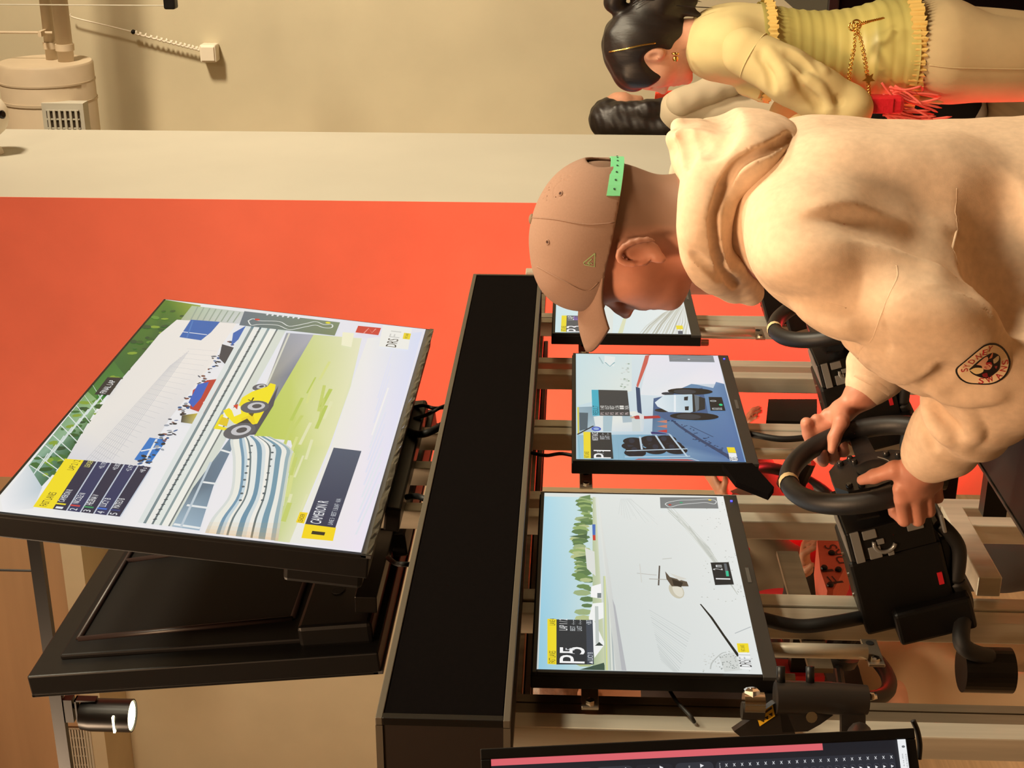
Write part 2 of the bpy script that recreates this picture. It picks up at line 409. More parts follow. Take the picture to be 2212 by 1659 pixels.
# ------------------------------------------------------------------ overhead things
m_duct = M('painted_duct', (206,190,164), .6, noise=(4., .08), metal=0.)
m_black = M('black_plastic', (13,12,12), .45, noise=(30., .15), spec=.3)
m_blackm = M('black_metal', (20,18,17), .35, metal=.3)
def overhead():
    XD = 6.6; c = PX(106, 200, XD); y_end = PX(105, 132, XD)[1]; rad = abs(PX(10, 200, XD)[2]-PX(205, 200, XD)[2])/2; zc = c[2]
    t = thing('air_duct', (XD, y_end, zc-rad), 'wide round beige air duct high under the ceiling, beside the grey wall', 'duct')
    MB().lathe((XD, 3.0, zc), (0, -1, 0), [(rad, 0), (rad, 3.0-y_end-.01), (rad*.97, 3.0-y_end)], 40).build('duct_shell', m_duct, t, auto=True)
    MB().lathe((XD, y_end+.18, zc), (0, -1, 0), [(rad+.004, 0), (rad+.004, .012)], 40).build('seam_band', m_duct, t, auto=True)
    MB().lathe((XD, y_end+.09, zc), (0, -1, 0), [(rad+.003, 0), (rad+.003, .008)], 40).build('seam_band', m_duct, t, auto=True)
    # grille seat on the duct's near side
    a = PX(100, 222, XD-rad); b = PX(178, 285, XD-rad); ym = a[1]
    yb_ = ym+.5
    MB().b2((XD-rad-.012, ym, b[2]-.02), (XD-rad+.06, ym+.5, a[2]+.02)).build('grille_collar', m_grey, t)
    g = MB().b2((XD-rad-.016, ym+.03, b[2]), (XD-rad-.012, ym+.48, a[2])).build('grille', M('grille_dark'), t)
    # the collar reaches to the wall end of the duct
    for i in range(6):
        z = b[2]+(a[2]-b[2])*(i+.5)/6
        MB().b2((XD-rad-.026, ym+.03, z-.006), (XD-rad-.016, ym+.48, z+.005)).build('slat', m_grey, g)
    for i in range(12):
        y = ym+.03+.45*i/11
        MB().b2((XD-rad-.022, y-.003, b[2]), (XD-rad-.016, y+.003, a[2])).build('grille_bar', m_grey, g)
    # narrower pipes that leave the duct's end cap
    for nm, x0, x1, dx, lab in (('supply_pipe', 118, 152, 0., 'narrow beige pipe leaving the end of the round duct, the lower one'), ('supply_pipe', 92, 116, .05, 'narrow beige pipe leaving the end of the round duct, the upper one')):
        p0 = PX(x0, 60, XD+dx); p1 = PX(x1, 60, XD+dx); z = (p0[2]+p1[2])/2; r = abs(p0[2]-p1[2])/2
        q = thing(nm, (XD+dx, y_end-.4, z-r), lab, 'pipe')
        MB().cyl((XD+dx, y_end, z), (XD+dx, -2.4, z), r, 20).build('pipe', m_duct, q, smooth=True)
        MB().lathe((XD+dx, y_end-.05, z), (0, -1, 0), [(r+.006, 0), (r+.006, .03)], 20).build('coupling', m_duct, q, auto=True)
    h = thing('pipe_hanger', PX(75, 70, XD), 'thin rod hanger holding the narrow pipes to the ceiling', 'hanger')
    p = PX(110, 72, XD-.02)
    MB().cyl((XD, p[1], p[2]), (XD, p[1], 5.34), .006, 8).build('rod', m_duct, h)
    MB().b2((XD-.05, p[1]-.012, p[2]+.035), (XD+.06, p[1]+.012, p[2]+.05)).build('strap', m_duct, h)
    # small white box on the far wall with its spiral cable
    p = PX(457, 111, X_FAR); k = abs(PX(440, 111, X_FAR)[2]-PX(475, 111, X_FAR)[2])/2
    t = thing('wall_box', p-V((.05, 0, k)), 'small white junction box on the far beige wall', 'box')
    MB().box(p-V((.04, 0, 0)), (.08, k*2.1, k*2), bev=.008).build('housing', M('white_plastic', (235,228,210), .5), t)
    MB().box(p-V((.083, 0, 0)), (.008, k*1.7, k*1.6), bev=.003).build('cover', M('white_plastic'), t)
    pts = [PX(x, y, X_FAR-.05) for x, y in ((440, 108), (400, 98), (345, 84), (287, 69))]
    sp = spline(pts, 30); w = []
    for i, q in enumerate(sp): a = i*1.15; w.append(q+V((0, math.cos(a), math.sin(a)))*.008)
    t = thing('spiral_cable', pts[0], 'white coiled cable running from the wall box up to the pipes', 'cable')
    MB().tube(w, .006, 6).build('coil', M('white_plastic'), t, smooth=True)
    MB().tube(spline([PX(x, y, X_FAR-.05) for x, y in ((287, 69), (230, 55), (160, 38), (152, 30))], 6), .004, 6).build('lead', M('white_plastic'), t, smooth=True)
    MB().sphere(PX(288, 69, X_FAR-.05), .012).build('bead', m_black, t, smooth=True)
    # black fitting hanging by a wire
    p = PX(368, 0, 6.2); q = PX(368, 19, 6.2)
    t = thing('hanging_fitting', p, 'black rectangular fitting hanging from a thin wire at the photo edge', 'light fitting')
    MB().box((6.2, q[1]-.35, p[2]), (.06, .7, .05), bev=.008).build('housing', m_black, t)
    z = PX(345, 12, 6.2)
    MB().cyl((6.2, z[1], p[2]), (6.2, z[1], 5.34), .0025, 6).build('wire', m_grey, t)
    # dome camera on the grey wall
    c = PX(-32, 250, 5.25); r = 49*np.dot(c-CAM, _f)/F_PX
    t = thing('dome_camera', (c[0], c[1], c[2]-r), 'white round camera with a black lens on the grey wall', 'camera')
    MB().sphere(c, r, 24, 16).build('ball', M('white_plastic'), t, smooth=True)
    d = unit(CAM-c); lp = PX(11, 247, 5.25); dirl = unit(lp-c+d*r*.5)
    MB().lathe(c+dirl*r*.9, dirl, [(.016, 0), (.016, .012), (.011, .016)], 16).build('lens', M('lens_black', (8,8,9), .08), t, auto=True)
    MB().cyl(c, (c[0], ya-.001, c[2]), .02, 12).build('arm', M('white_plastic'), t, smooth=True)
    MB().lathe((c[0], ya-.001, c[2]), (0, -1, 0), [(.05, 0), (.045, .02)], 20).build('wall_plate', M('white_plastic'), t, auto=True)
    # lighting rail and its spotlight
    XR, ZR = 3.6, 3.25
    y0 = PX(60, 1130, XR)[1]
    t = thing('lighting_rail', (XR, 2.2, ZR-.02), 'black lighting rail running past the dark screen back', 'rail')
    MB().b2((XR-.018, 1.93, ZR-.016), (XR+.018, 5.5, ZR+.016)).build('rail', m_blackm, t)
    MB().b2((XR-.02, 1.93, ZR-.022), (XR-.008, 5.5, ZR-.016)).build('rail_lip', m_blackm, t)
    for y in (2.05, 3.5, 4.9): MB().cyl((XR, y, ZR), (XR, y, 5.34), .004, 6).build('suspension_rod', m_blackm, t)
    p = PX(215, 1544, XR); zt = PX(178, 1544, XR)[2]; zb = PX(286, 1544, XR)[2]; y = p[1]; r = abs(PX(215, 1515, XR)[1]-PX(215, 1575, XR)[1])/2
    t = thing('track_spotlight', (XR, y, zb), 'black cylinder spotlight, lit, hanging from the lighting rail', 'spotlight')
    MB().b2((XR-.016, y-.06, ZR-.05), (XR+.016, y+.02, ZR-.022)).build('adaptor', m_blackm, t)
    MB().cyl((XR, y-.03, ZR-.05), (XR, y-.03, zt+.01), .008, 10).build('stem', m_blackm, t)
    MB().b2((XR-.014, y-r-.008, zt-.05), (XR+.014, y-r-.003, zt+.015)).build('yoke', m_blackm, t)
    MB().b2((XR-.014, y-r-.008, zt+.01), (XR+.014, y+.02, zt+.015)).build('yoke', m_blackm, t)
    MB().lathe((XR, y, zt), (0, 0, -1), [(r*.9, 0), (r*.92, .005), (r, .03), (r, zt-zb), (r*.92, zt-zb), (r*.90, zt-zb-.012)], 28).build('can', m_blackm, t, auto=True)
    MB().lathe((XR, y, zb+.012), (0, 0, -1), [(r*.9, 0), (r*.85, .008)], 28).build('lamp_lens', M('lamp_glow', (255,244,190), .3, emit=6.), t, auto=True)
    MB().b2((XR-r-.002, y-r*.55, zb+.04), (XR-r+.01, y+r*.55, zb+.046)).build('vent_slot', M('lamp_glow'), t)
    l = bpy.data.lights.new('track_lamp', 'SPOT'); l.energy = 60; l.color = (1., .82, .52); l.spot_size = 1.7; l.shadow_soft_size = .04
    o = bpy.data.objects.new('track_lamp', l); COL.objects.link(o); o.location = (XR, y, zb-.02)
overhead()
# ------------------------------------------------------------------ the racing rig: frame, fascia, screens, wheels
m_alu = M('brushed_aluminium', (206,200,184), .42, metal=.5, noise=(7., .16), stretch=(6, 6, .35), bump=(60., .08, .001))
m_alud = M('darker_aluminium', (140,126,106), .45, metal=.7, noise=(9., .2), stretch=(5, 5, .4))
m_chrome = M('polished_steel', (210,205,196), .12, metal=1.)
m_steelbr = M('satin_steel_plate', (206,190,170), .3, metal=.9, noise=(40., .06))
m_fascia = M('black_felt_panel', (7,4,4), .95, noise=(200., .3), spec=.06)
m_trim = M('dark_grey_edge_trim', (86,80,70), .5, metal=.2)
m_rubber = M('black_rubber', (14,13,13), .6, bump=(120., .1, .0006))
POSTS = [1.763, 2.086, 2.132, 2.444, 2.520, 2.840, 2.883, 3.198, 3.277, 3.577, 3.619, 3.952, 4.03]
FY = 1.25
def frame_rig():
    t = thing('rig_frame', (2.7, 1.27, 0), 'bare aluminium post frame carrying the black fascia and the monitors', 'frame')
    for x in POSTS:
        MB().box((x+.0195, FY+.02, .92), (.0385, .04, 2*.9775-.11), bev=.0025).build('post', m_alu, t)
    for x in (2.4585, 2.652, 2.8295): MB().b2((x, FY, 1.9), (x+.0385, FY+.04, 2.16), bev=.0025).build('upper_post', m_alu, t)
    # slotted end post set back behind the first one
    MB().b2((1.806, FY+.012, 0), (1.842, FY+.05, 1.9)).b2((1.846, FY+.012, 0), (1.866, FY+.05, 1.9)).b2((1.806, FY+.02, 0), (1.866, FY+.05, 1.9)).build('slotted_post', m_alud, t)  # shadow on this recessed post is put into its darker metal colour
    for z in (.12, 1.80, 1.93): MB().b2((1.763, FY+.042, z-.02), (4.07, FY+.075, z+.02), bev=.002).build('cross_rail', m_alud, t)
    MB().b2((2.2, FY+.042, 2.05), (3.1, FY+.075, 2.09), bev=.002).build('top_rail', m_blackm, t)
    # drilled steel straps that hold the monitor rods to the posts
    for dx in (0, .754, 1.508):
        for (za, xa) in ((1.675, 1.80), (1.222, 1.935)):
            MB().b2((xa+dx, FY-.012, za-.013), (xa+dx+.075, FY-.007, za+.013), bev=.001).build('strap', m_steelbr, t)
            MB().lathe((xa+dx+.062, FY-.0125, za), (0, -1, 0), [(.0065, 0), (.0065, .0006)], 16).build('bolt_hole', M('hole_black', (6,5,5), .8), t)
            MB().lathe((xa+dx+.014, FY-.012, za), (0, -1, 0), [(.007, 0), (.007, .004), (.003, .005)], 6).build('bolt', m_chrome, t)
        MB().cyl((1.877+dx, FY-.02, 1.66), (1.877+dx, FY-.02, 1.36), .008, 12).build('rod', m_alud, t, smooth=True)
        MB().cyl((1.895+dx, FY-.01, 1.66), (1.895+dx, FY-.01, 1.36), .006, 12).build('rod', m_alud, t, smooth=True)
        MB().cyl((1.955+dx, FY-.022, 1.44), (1.955+dx, FY-.022, 1.235), .012, 14).build('rod', m_alu, t, smooth=True)
    MB().b2((2.172, FY-.04, .965), (2.444, FY-.002, 1.005), bev=.002).build('low_rail', m_alu, t)
    return t
frame_rig()
def fascia(y0, y1, x0, x1, z0, z1, label, front):
    t = thing('fascia_box', ((x0+x1)/2, (y0+y1)/2, z0), label, 'fascia')
    e = .010
    MB().b2((x0+e, y0+.003, z0+e), (x1-e, y1-.003, z1-e)).build('core', m_fascia, t)
    yf = y0 if front < 0 else y1-.012
    MB().b2((x0+.014, yf, z0+.011), (x1-.014, yf+.012, z1-.011)).build('front_panel', m_fascia, t)
    for z in (z0, z1-.0095):
        for y in (y0-.002, y1-.010): MB().b2((x0, y, z), (x1, y+.012, z+.0095), bev=.001).build('edge_trim', m_trim, t)
    for x in (x0, x1-.012):
        for y in (y0-.002, y1-.010): MB().b2((x, y, z0+.0096), (x+.012, y+.012, z1-.0096), bev=.001).build('corner_trim', m_blackm, t)
        MB().b2((x, y0+.0105, z0), (x+.012, y1-.0105, z0+.0095)).build('edge_trim', m_trim, t)
        MB().b2((x, y0+.0105, z1-.0095), (x+.012, y1-.0105, z1)).build('edge_trim', m_trim, t)
        MB().b2((x+.002, y0+.0105, z0+.01), (x+.010, y1-.0105, z1-.01)).build('end_panel', M('black_end_panel', (30,22,18), .5), t)
    return t
BX0, BX1, BZ0, BZ1 = 1.604, 3.613, 1.7865, 1.969
fascia(1.13, 1.247, BX0, BX1, BZ0, BZ1, 'long black fascia box fixed across the posts above the lit monitors', -1)
fascia(1.335, 1.45, BX0+.08, BX1+.05, BZ0-.018, BZ1-.02, 'second black fascia box on the far side, glimpsed behind the posts', 1)

# ---- televisions on top
TVC = V((2.618, 1.0998, 2.362)); TVW = 1.1046; TVH = TVW*.5625; TVT = .105
def tv_frame(c, tilt, facing):
    n = V((0, facing*math.cos(tilt), -math.sin(tilt))); ez = V((0, facing*math.sin(tilt), math.cos(tilt))); ex = V((1, 0, 0)) if facing < 0 else V((-1, 0, 0))
    return n, ez, ex
def tv(c, facing, label, film):
    n, ez, ex = tv_frame(c, TVT, facing); ax = (ex, n, ez)
    t = thing('television', c-ez*(TVH/2+.02)-n*.03, label, 'television')
    w, h = TVW+.012, TVH+.02
    B = lambda a, d, z, sx, sy, sz, bev=.003: MB().box(c+ex*a+n*d+ez*z, (sx, sy, sz), ax=ax, bev=bev)
    B(0, -.022, -.004, w, .040, h).build('body', m_black, t)
    B(0, -.0005, TVH/2+.003, w, .006, .006, .001).build('bezel', m_black, t)
    B(0, -.0005, -TVH/2-.009, w, .006, .018, .001).build('bezel', M('grey_bezel', (70,72,74), .4), t)
    for s in (-1, 1): B(s*(TVW/2+.003), -.0005, -.003, .006, .006, h-.006, .001).build('bezel', m_black, t)
    # rear: shallow dish, ridges, lower electronics housing
    B(0, -.046, .03, w-.10, .012, h-.16, .004).build('rear_panel', M('tv_back', (13,10,10), .6, spec=.2), t)
    for (a0, z0, a1, z1) in ((-w/2+.1, h/2-.07, w/2-.1, h/2-.07), (-w/2+.1, h/2-.07, -w/2+.12, -h/2+.17), (w/2-.1, h/2-.07, w/2-.12, -h/2+.17), (-w/2+.12, -h/2+.17, w/2-.12, -h/2+.17), (-.1, h/2-.07, -.16, -h/2+.17), (.16, h/2-.07, .1, -h/2+.17)):
        MB().tube([c+ex*a0+ez*z0-n*.053, c+ex*a1+ez*z1-n*.053], .006, 8).build('ridge', M('tv_back_ridge', (34,22,20), .4), t, smooth=True)
    B(0, -.062, -h/2+.075, w*.94, .045, .135, .008).build('rear_housing', m_black, t)
    for s in (-1, 1): MB().lathe(c+ex*s*w*.36-n*.085-ez*(h/2-.085), -n, [(.012, -.001), (.012, .0008)], 18).build('screw_recess', M('hole_black'), t)
    for i in range(16): B(-.30+i*.04, -.0855, -h/2+.03, .022, .002, .006, 0).build('vent_slot', M('hole_black'), t)
    B(0, -.09, -h/2-.012, .5, .05, .03, .004).build('foot_bracket', m_blackm, t)
    if film:
        # crumpled strip of protective film left on the bottom bezel
        p = MB(); n0 = 60; vs = []
        for i in range(n0+1):
            a = -w/2+w*i/n0
            for j, z in enumerate((-TVH/2-.008, -TVH/2-.013, -TVH/2-.018)):
                vs.append(c+ex*a+ez*(z+.0012*random.uniform(-1, 1))+n*(.0035+.0022*random.random()*(j > 0)))
        p.add(vs, [(i*3+j, (i+1)*3+j, (i+1)*3+j+1, i*3+j+1) for i in range(n0) for j in range(2)]).build('film_strip', M('clear_film', (46,45,42), .12, metal=.5), t)
    return t, c-ex*TVW/2+ez*TVH/2+n*.0035, ex, ez, n
TV1 = tv(TVC, -1, 'big television showing a yellow racing car, tilted down above the fascia', True)
TV2 = tv(V((TVC[0]+.085, 1.448, 2.362)), 1, 'dark television seen from behind, back to back with the lit one', False)
c2 = Canvas(TV2[1], TV2[2], TV2[3], TV2[4]); c2.rect(0, 0, TVW, TVH, (150,150,155)); c2.build('screen_image', TV2[0])

# ---- cables between television and fascia
def cable(name, pts, r, label, n=6):
    t = thing(name, pts[0], label, 'cable'); MB().tube(spline(pts, n), r, 8).build('sheath', m_rubber, t, smooth=True); return t
cable('power_cable', [PY(892, 880, 1.20), PY(915, 876, 1.19), PY(940, 882, 1.18), PY(975, 878, 1.26)], .004, 'thin black cable dropping from the lit television, nearest the red wall')
cable('power_cable', [PY(894, 905, 1.20), PY(925, 895, 1.19), PY(950, 881, 1.18), PY(975, 872, 1.26)], .004, 'thin black cable crossing the one nearest the red wall')
cable('power_cable', [PY(880, 930, 1.20), PY(905, 938, 1.19), PY(935, 930, 1.18), PY(985, 900, 1.26)], .008, 'thick black cable curving from the lit television into the fascia')
cable('power_cable', [PY(878, 1074, 1.20), PY(900, 1072, 1.19), PY(925, 1079, 1.18), PY(965, 1080, 1.26)], .006, 'black cable beside the third bare post above the fascia')
cable('power_cable', [PY(838, 1205, 1.22), PY(855, 1217, 1.20), PY(875, 1219, 1.18), PY(935, 1220, 1.26)], .0045, 'black cable loop at the left end above the fascia')
cable('monitor_cable', [PX(1640, 1335, 2.05), PX(1720, 1352, 2.05), PX(1800, 1345, 2.05), PX(1930, 1320, 2.08)], .012, 'thick black cable from the left monitor to its wheel base', 8)
cable('monitor_cable', [PY(1610, 935, 1.2), PY(1680, 948, 1.2), PY(1735, 946, 1.2), PY(1800, 935, 1.2)], .007, 'black cable sagging below the middle monitor')
cable('monitor_cable', [PY(1440, 1480, 1.235), PY(1462, 1515, 1.235), PY(1490, 1545, 1.235), PY(1500, 1560, 1.245)], .003, 'thin black cable slanting beside the left monitor')
cable('monitor_cable', [PY(1148, 978, 1.235), PY(1180, 984, 1.235), PY(1215, 980, 1.235), PY(1262, 990, 1.235)], .004, 'thin black cable tied behind the top of the middle monitor')

# ---- monitors
MW, MH = .598, .336
def monitor(c, label, led=True):
    n = V((0, -1, 0)); ex = V((1, 0, 0)); ez = V((0, 0, 1)); c = V(c)
    t = thing('monitor', c-V((0, -.03, MH/2+.03)), label, 'monitor', None)
    B = lambda a, d, z, sx, sy, sz, bev=.002: MB().box(c+V((a, -d, z)), (sx, sy, sz), bev=bev)
    w = MW+.014
    B(0, -.014, -.008, w, .024, MH+.034).build('body', m_black, t)
    B(0, -.03, -.01, w*.62, .02, MH*.62, .006).build('rear_bulge', m_black, t)
    B(0, 0, MH/2+.0035, w, .006, .007, .001).build('bezel', m_black, t)
    B(0, 0, -MH/2-.0125, w, .006, .025, .001).build('bezel', M('monitor_chin', (44,44,44), .45), t)
    for s in (-1, 1): B(s*(MW/2+.0035), 0, 0, .007, .006, MH, .001).build('bezel', m_black, t)
    if led: B(MW/2-.02, .0035, -MH/2-.013, .004, .002, .004, 0).build('power_light', M('blue_led', (70,70,255), .3, emit=2.5), t)
    B(0, .0035, -MH/2-.013, .05, .0006, .006, 0).build('maker_mark', M('mark_grey', (80,80,80), .4), t)
    return t, c+V((-MW/2, -.0035, MH/2))
MON5 = monitor((2.1157, 1.1875, 1.72-.1323), 'left monitor in front of the driver, showing a car in pale dust, reading P5')
MON1 = monitor((2.8691, 1.1878, 1.72-.1924), 'middle monitor showing a car stopped by stacked tyres, reading P1')
MON3 = monitor((3.622, 1.19, 1.579), 'right monitor half hidden behind the driver and cap peak')
mon_n, mon_ex, mon_ez = V((0, -1, 0)), V((1, 0, 0)), V((0, 0, 1))
for (mx, mz, par) in ((2.1157, 1.5877, MON5), (2.8691, 1.5276, MON1), (3.622, 1.579, MON3)):
    t = par[0]
    MB().box((mx, 1.231, mz), (.11, .006, .11), bev=.002).build('mount_plate', m_blackm, t)
    MB().box((mx, 1.241, mz), (.34, .012, .03), bev=.002).build('mount_bar', m_blackm, t)

# ---- steering wheels and their bases
m_leather = M('black_leather', (24,22,22), .5, bump=(260., .25, .0006), noise=(60., .15))
def rig(dx, dz, lab_w, lab_b, yaw=0.):
    off = V((dx, 0, dz)); C0 = V((2.116, .973, 1.227))+off; N = unit((0, -.952, .306)); U = unit((0, .306, .952)); X = V((1, 0, 0))
    t = thing('steering_wheel', C0-U*.15, lab_w, 'steering wheel', 'steering wheels of the rigs')
    R = .130; pts = []
    for i in range(73):
        a = 2*math.pi*i/72; r = R*(1-.07*max(0, -math.sin(a))**6); pts.append(C0+X*r*math.cos(a)+U*r*math.sin(a))
    vs = []; fs = []; m = 14
    for i in range(72):
        a = 2*math.pi*i/72; d = unit(pts[i]-C0)
        for j in range(m):
            b = 2*math.pi*j/m; vs.append(pts[i]+d*.0155*math.cos(b)+N*.0175*math.sin(b))
    for i in range(72):
        for j in range(m): fs.append((i*m+j, i*m+(j+1) % m, ((i+1) % 72)*m+(j+1) % m, ((i+1) % 72)*m+j))
    MB().add(vs, fs).build('rim', m_leather, t, smooth=True)
    band = MB(); vs = []; fs = []
    for i in range(5):
        a = math.pi/2+(i-2)*.025; d = X*math.cos(a)+U*math.sin(a)
        for j in range(m): b = 2*math.pi*j/m; vs.append(C0+d*R+d*.0166*math.cos(b)+N*.0186*math.sin(b))
    for i in range(4):
        for j in range(m): fs.append((i*m+j, i*m+(j+1) % m, (i+1)*m+(j+1) % m, (i+1)*m+j))
    band.add(vs, fs).build('centre_band', M('cream_band', (222,196,150), .5), t, smooth=True)
    pc = lambda a, b, d=0.: C0+X*a+U*b-N*d
    plate = [(-.055, .045), (-.03, .062), (.03, .062), (.055, .045), (.062, 0), (.05, -.045), (.025, -.075), (-.025, -.075), (-.05, -.045), (-.062, 0)]
    hub = MB().prism([pc(a, b, .030) for a, b in plate], N, .018).build('hub_plate', M('hub_black', (30,29,29), .38), t)
    MB().lathe(pc(0, -.005, .012), N, [(.026, 0), (.026, .003), (.022, .005)], 24).build('hub_cap', m_black, hub, auto=True)
    for (a, b) in ((-.042, .04), (-.05, .022), (-.035, .018), (.042, .04), (.05, .022), (.035, .018), (-.034, -.035), (.034, -.035), (-.02, -.052), (.02, -.052), (0, -.058)):
        MB().lathe(pc(a, b, .012), N, [(.0058, 0), (.0058, .004), (.0042, .007)], 12).build('button', M('button_black', (40,39,38), .22), hub, auto=True)
    MB().tube(spline([pc(-.03, -.02, .009), pc(0, -.034, .008), (pc(.03, -.02, .009))], 8), .0012, 6).build('badge_arc', M('silver_line', (170,165,158), .25, metal=.8), hub, smooth=True)
    for s in (-1, 1):
        MB().prism([pc(s*.05, .012, .026), pc(s*.122, .010, .016), pc(s*.122, -.018, .016), pc(s*.05, -.022, .026)], N, .010).build('spoke', M('spoke_black', (26,25,25), .35), t)
        MB().prism([pc(s*.045, .03, .045), pc(s*.095, .045, .045), pc(s*.10, .01, .045), pc(s*.05, -.005, .045)], N, .003).build('paddle', m_blackm, t)
    MB().prism([pc(-.014, -.06, .026), pc(.014, -.06, .026), pc(.02, -.118, .016), pc(-.02, -.118, .016)], N, .010).build('spoke', M('spoke_black'), t)
    # ---- base
    D = -N; c = C0
    b = thing('wheel_base', C0+D*.2-U*.1, lab_b, 'wheel base', 'wheel bases of the rigs'); ax = (X, D, U)
    bx = lambda a, d, u, sx, sd, su, bev=.003: MB().box(c+X*a+D*d+U*u, (sx, sd, su), ax=ax, bev=bev)
    MB().cyl(c+D*.03, c+D*.075, .030, 24).build('quick_release', m_blackm, b, smooth=False)
    # pierced front bracket: two cheeks, a rim and cut-out windows in pale metal
    fr = bx(-.01, .095, 0, .155, .055, .135).build('front_housing', m_black, b)
    m_pl = M('cut_out_plate', (150,152,152), .35, metal=.6)
    for (u0, u1) in ((.052, .062), ):
        bx(-.0895, .095, .055, .004, .056, .014, .001).build('cheek_edge', m_pl, fr)
    bx(-.01, .095, .0695, .15, .05, .003, .001).build('cheek_edge', m_pl, fr)
    for (d, u, sd, su) in ((.078, .032, .016, .022), (.112, .030, .022, .020), (.080, -.040, .020, .026), (.118, .006, .012, .010), (.095, .018, .01, .012)):
        bx(-.0885, d, u, .003, sd, su, .004).build('window', m_pl, fr)
    pts = [c+X*-.0895+D*(.098+.017*math.cos(a))+U*(.012+.017*math.sin(a)) for a in np.linspace(-1.2, 1.9, 10)]
    MB().tube(pts, .0035, 6).build('window', m_pl, fr, smooth=True)
    ear = bx(-.06, .092, -.083, .06, .034, .006, .002).build('mounting_ear', m_pl, b)
    MB().lathe(c+X*-.075+D*.095-U*.087, -U, [(.005, 0), (.005, .0008)], 12).build('bolt_hole', M('hole_black'), ear)
    bx(-.01, .195, .0, .145, .14, .150, .006).build('motor_housing', m_black, b)
    bx(-.01, .19, -.082, .11, .12, .018, .004).build('under_tray', m_blackm, b)
    bx(-.01, .262, -.01, .10, .012, .09, .003).build('rear_plate', m_blackm, b)
    bx(-.075, .255, -.035, .060, .06, .125, .006).build('rear_cover', m_black, b)
    bx(-.084, .19, -.060, .002, .022, .008, 0).build('label_strip', M('red_tag', (200,30,45), .5), b)
    for d in (.14, .18, .22): MB().lathe(c+X*-.02+D*d+U*.0755, U, [(.004, 0), (.004, .003)], 8).build('screw', m_chrome, b)
    # gearbox cylinder lower behind, with hose
    mc = V((2.0, 1.285, 1.03))+off
    MB().cyl(mc+V((0, 0, -.04)), mc+V((0, 0, .04)), .037, 28).build('canister', m_blackm, b, smooth=False)
    MB().tube(spline([c+X*-.07+D*.21-U*.085, c+X*-.07+D*.255-U*.09, mc+V((-.02, -.06, .05)), mc+V((-.01, -.03, .0))], 8), .014, 10).build('hose', m_rubber, b, smooth=True)
    MB().tube(spline([c+X*-.07+D*.10-U*.08, c+X*-.07+D*.15-U*.1, c+X*-.07+D*.21-U*.085], 8), .012, 10).build('hose', m_rubber, b, smooth=True)
    MB().lathe(c+X*-.082+D*.235-U*.07, -X, [(.008, 0), (.008, .004), (.004, .006)], 12).build('connector', m_chrome, b)
    bx(0, .285, -.03, .03, .05, .03, .002).build('mount_foot', m_blackm, b)
rig(0, 0, 'black steering wheel gripped by the driver in the cream hoodie', 'black wheel base with pierced front, behind the gripped wheel')
rig(.754, -.075, 'black steering wheel half hidden by the hoodie, nobody holding it', 'black wheel base with pierced front, below the middle monitor')
rig(1.508, -.03, 'black steering wheel mostly hidden behind the driver, by the right monitor', 'black wheel base at the far end below the right monitor')

# ---- black ledge below the wheels
t = thing('ledge', (2.3, .93, .97), 'black ledge board below the gripped steering wheel', 'shelf')
MB().b2((1.62, .815, .972), (2.52, 1.040, .998), bev=.003).build('board', M('black_laminate', (24,23,23), .5, noise=(150., .2)), t)
MB().b2((1.62, 1.0405, .972), (2.52, 1.046, 1.0), bev=.001).build('edge_strip', M('edge_grey', (70,66,62), .4), t)
for x in (1.70, 2.30): MB().b2((x, .84, .930), (x+.03, 1.159, .971)).build('support_arm', m_blackm, t)

# ---- operator's touch screen on its arm, at the near left
p1 = PD(1037, 1618, 1.21); p2 = PD(1973, 1573, 1.21); ez = unit(p1-p2); nn = unit(CAM-(p1+p2)/2+_r*.10); ex = unit(np.cross(nn, ez))*-1
if np.dot(ex, _r) < 0: ex = -ex
nn = unit(np.cross(ex, ez)); nn = nn if np.dot(nn, CAM-p1) > 0 else -nn
H = np.linalg.norm(p1-p2); Wd = .62; cc = (p1+p2)/2-ex*Wd/2
TS = thing('touch_screen', cc-ez*H/2-nn*.02, 'operator touch screen with dark menus at the lower left corner', 'monitor')
ax = (ex, nn, ez)
MB().box(cc-nn*.017, (Wd, .03, H), ax=ax, bev=.004).build('body', m_black, TS)
for s in (-1, 1):
    MB().box(cc+ex*s*(Wd/2-.0045), (.009, .006, H), ax=ax, bev=.001).build('bezel', m_black, TS)
    MB().box(cc+ez*s*(H/2-.0045), (Wd-.018, .006, .009), ax=ax, bev=.001).build('bezel', m_black, TS)
MB().box(cc-nn*.04, (Wd*.4, .02, H*.5), ax=ax, bev=.006).build('rear_cover', m_black, TS)
TSC = Canvas(cc-ex*(Wd/2-.009)+ez*(H/2-.009)+nn*.0005, ex, ez, nn, eps=2.5e-5); TSW, TSH = Wd-.018, H-.018
# arm: joint barrel, elbow block, slanted gas-spring link with the warning sticker
D0 = 1.98
A = thing('screen_arm', PD(1750, 1530, D0), 'black jointed arm holding the touch screen, with a yellow warning label', 'monitor arm')
q = lambda x, y, d=D0: PD(x, y, d)
dn = unit(-_u)
MB().tube([q(1675, 1507), q(1790, 1508), q(1872, 1512)], [.0225, .0225, .0205], 22).build('joint_barrel', M('arm_black', (30,27,25), .4), A, auto=True)
MB().prism([q(1680, 1500), q(1772, 1502), q(1800, 1545), q(1772, 1565), q(1745, 1580), q(1690, 1582)], _f, .03).build('elbow_block', M('arm_black'), A)
MB().prism([q(1690, 1515), q(1672, 1520), q(1585, 1580), q(1610, 1600), q(1720, 1590)], _f, .022).build('spring_link', M('arm_black'), A)
MB().prism([q(1818, 1510), q(1870, 1512), q(1870, 1592), q(1818, 1592)], _f, .012).build('end_plate', M('arm_black'), A)
MB().prism([q(1806, 1600), q(1880, 1590), q(1900, 1612), q(1800, 1615)], _f, .03).build('tilt_head', M('arm_black'), A)
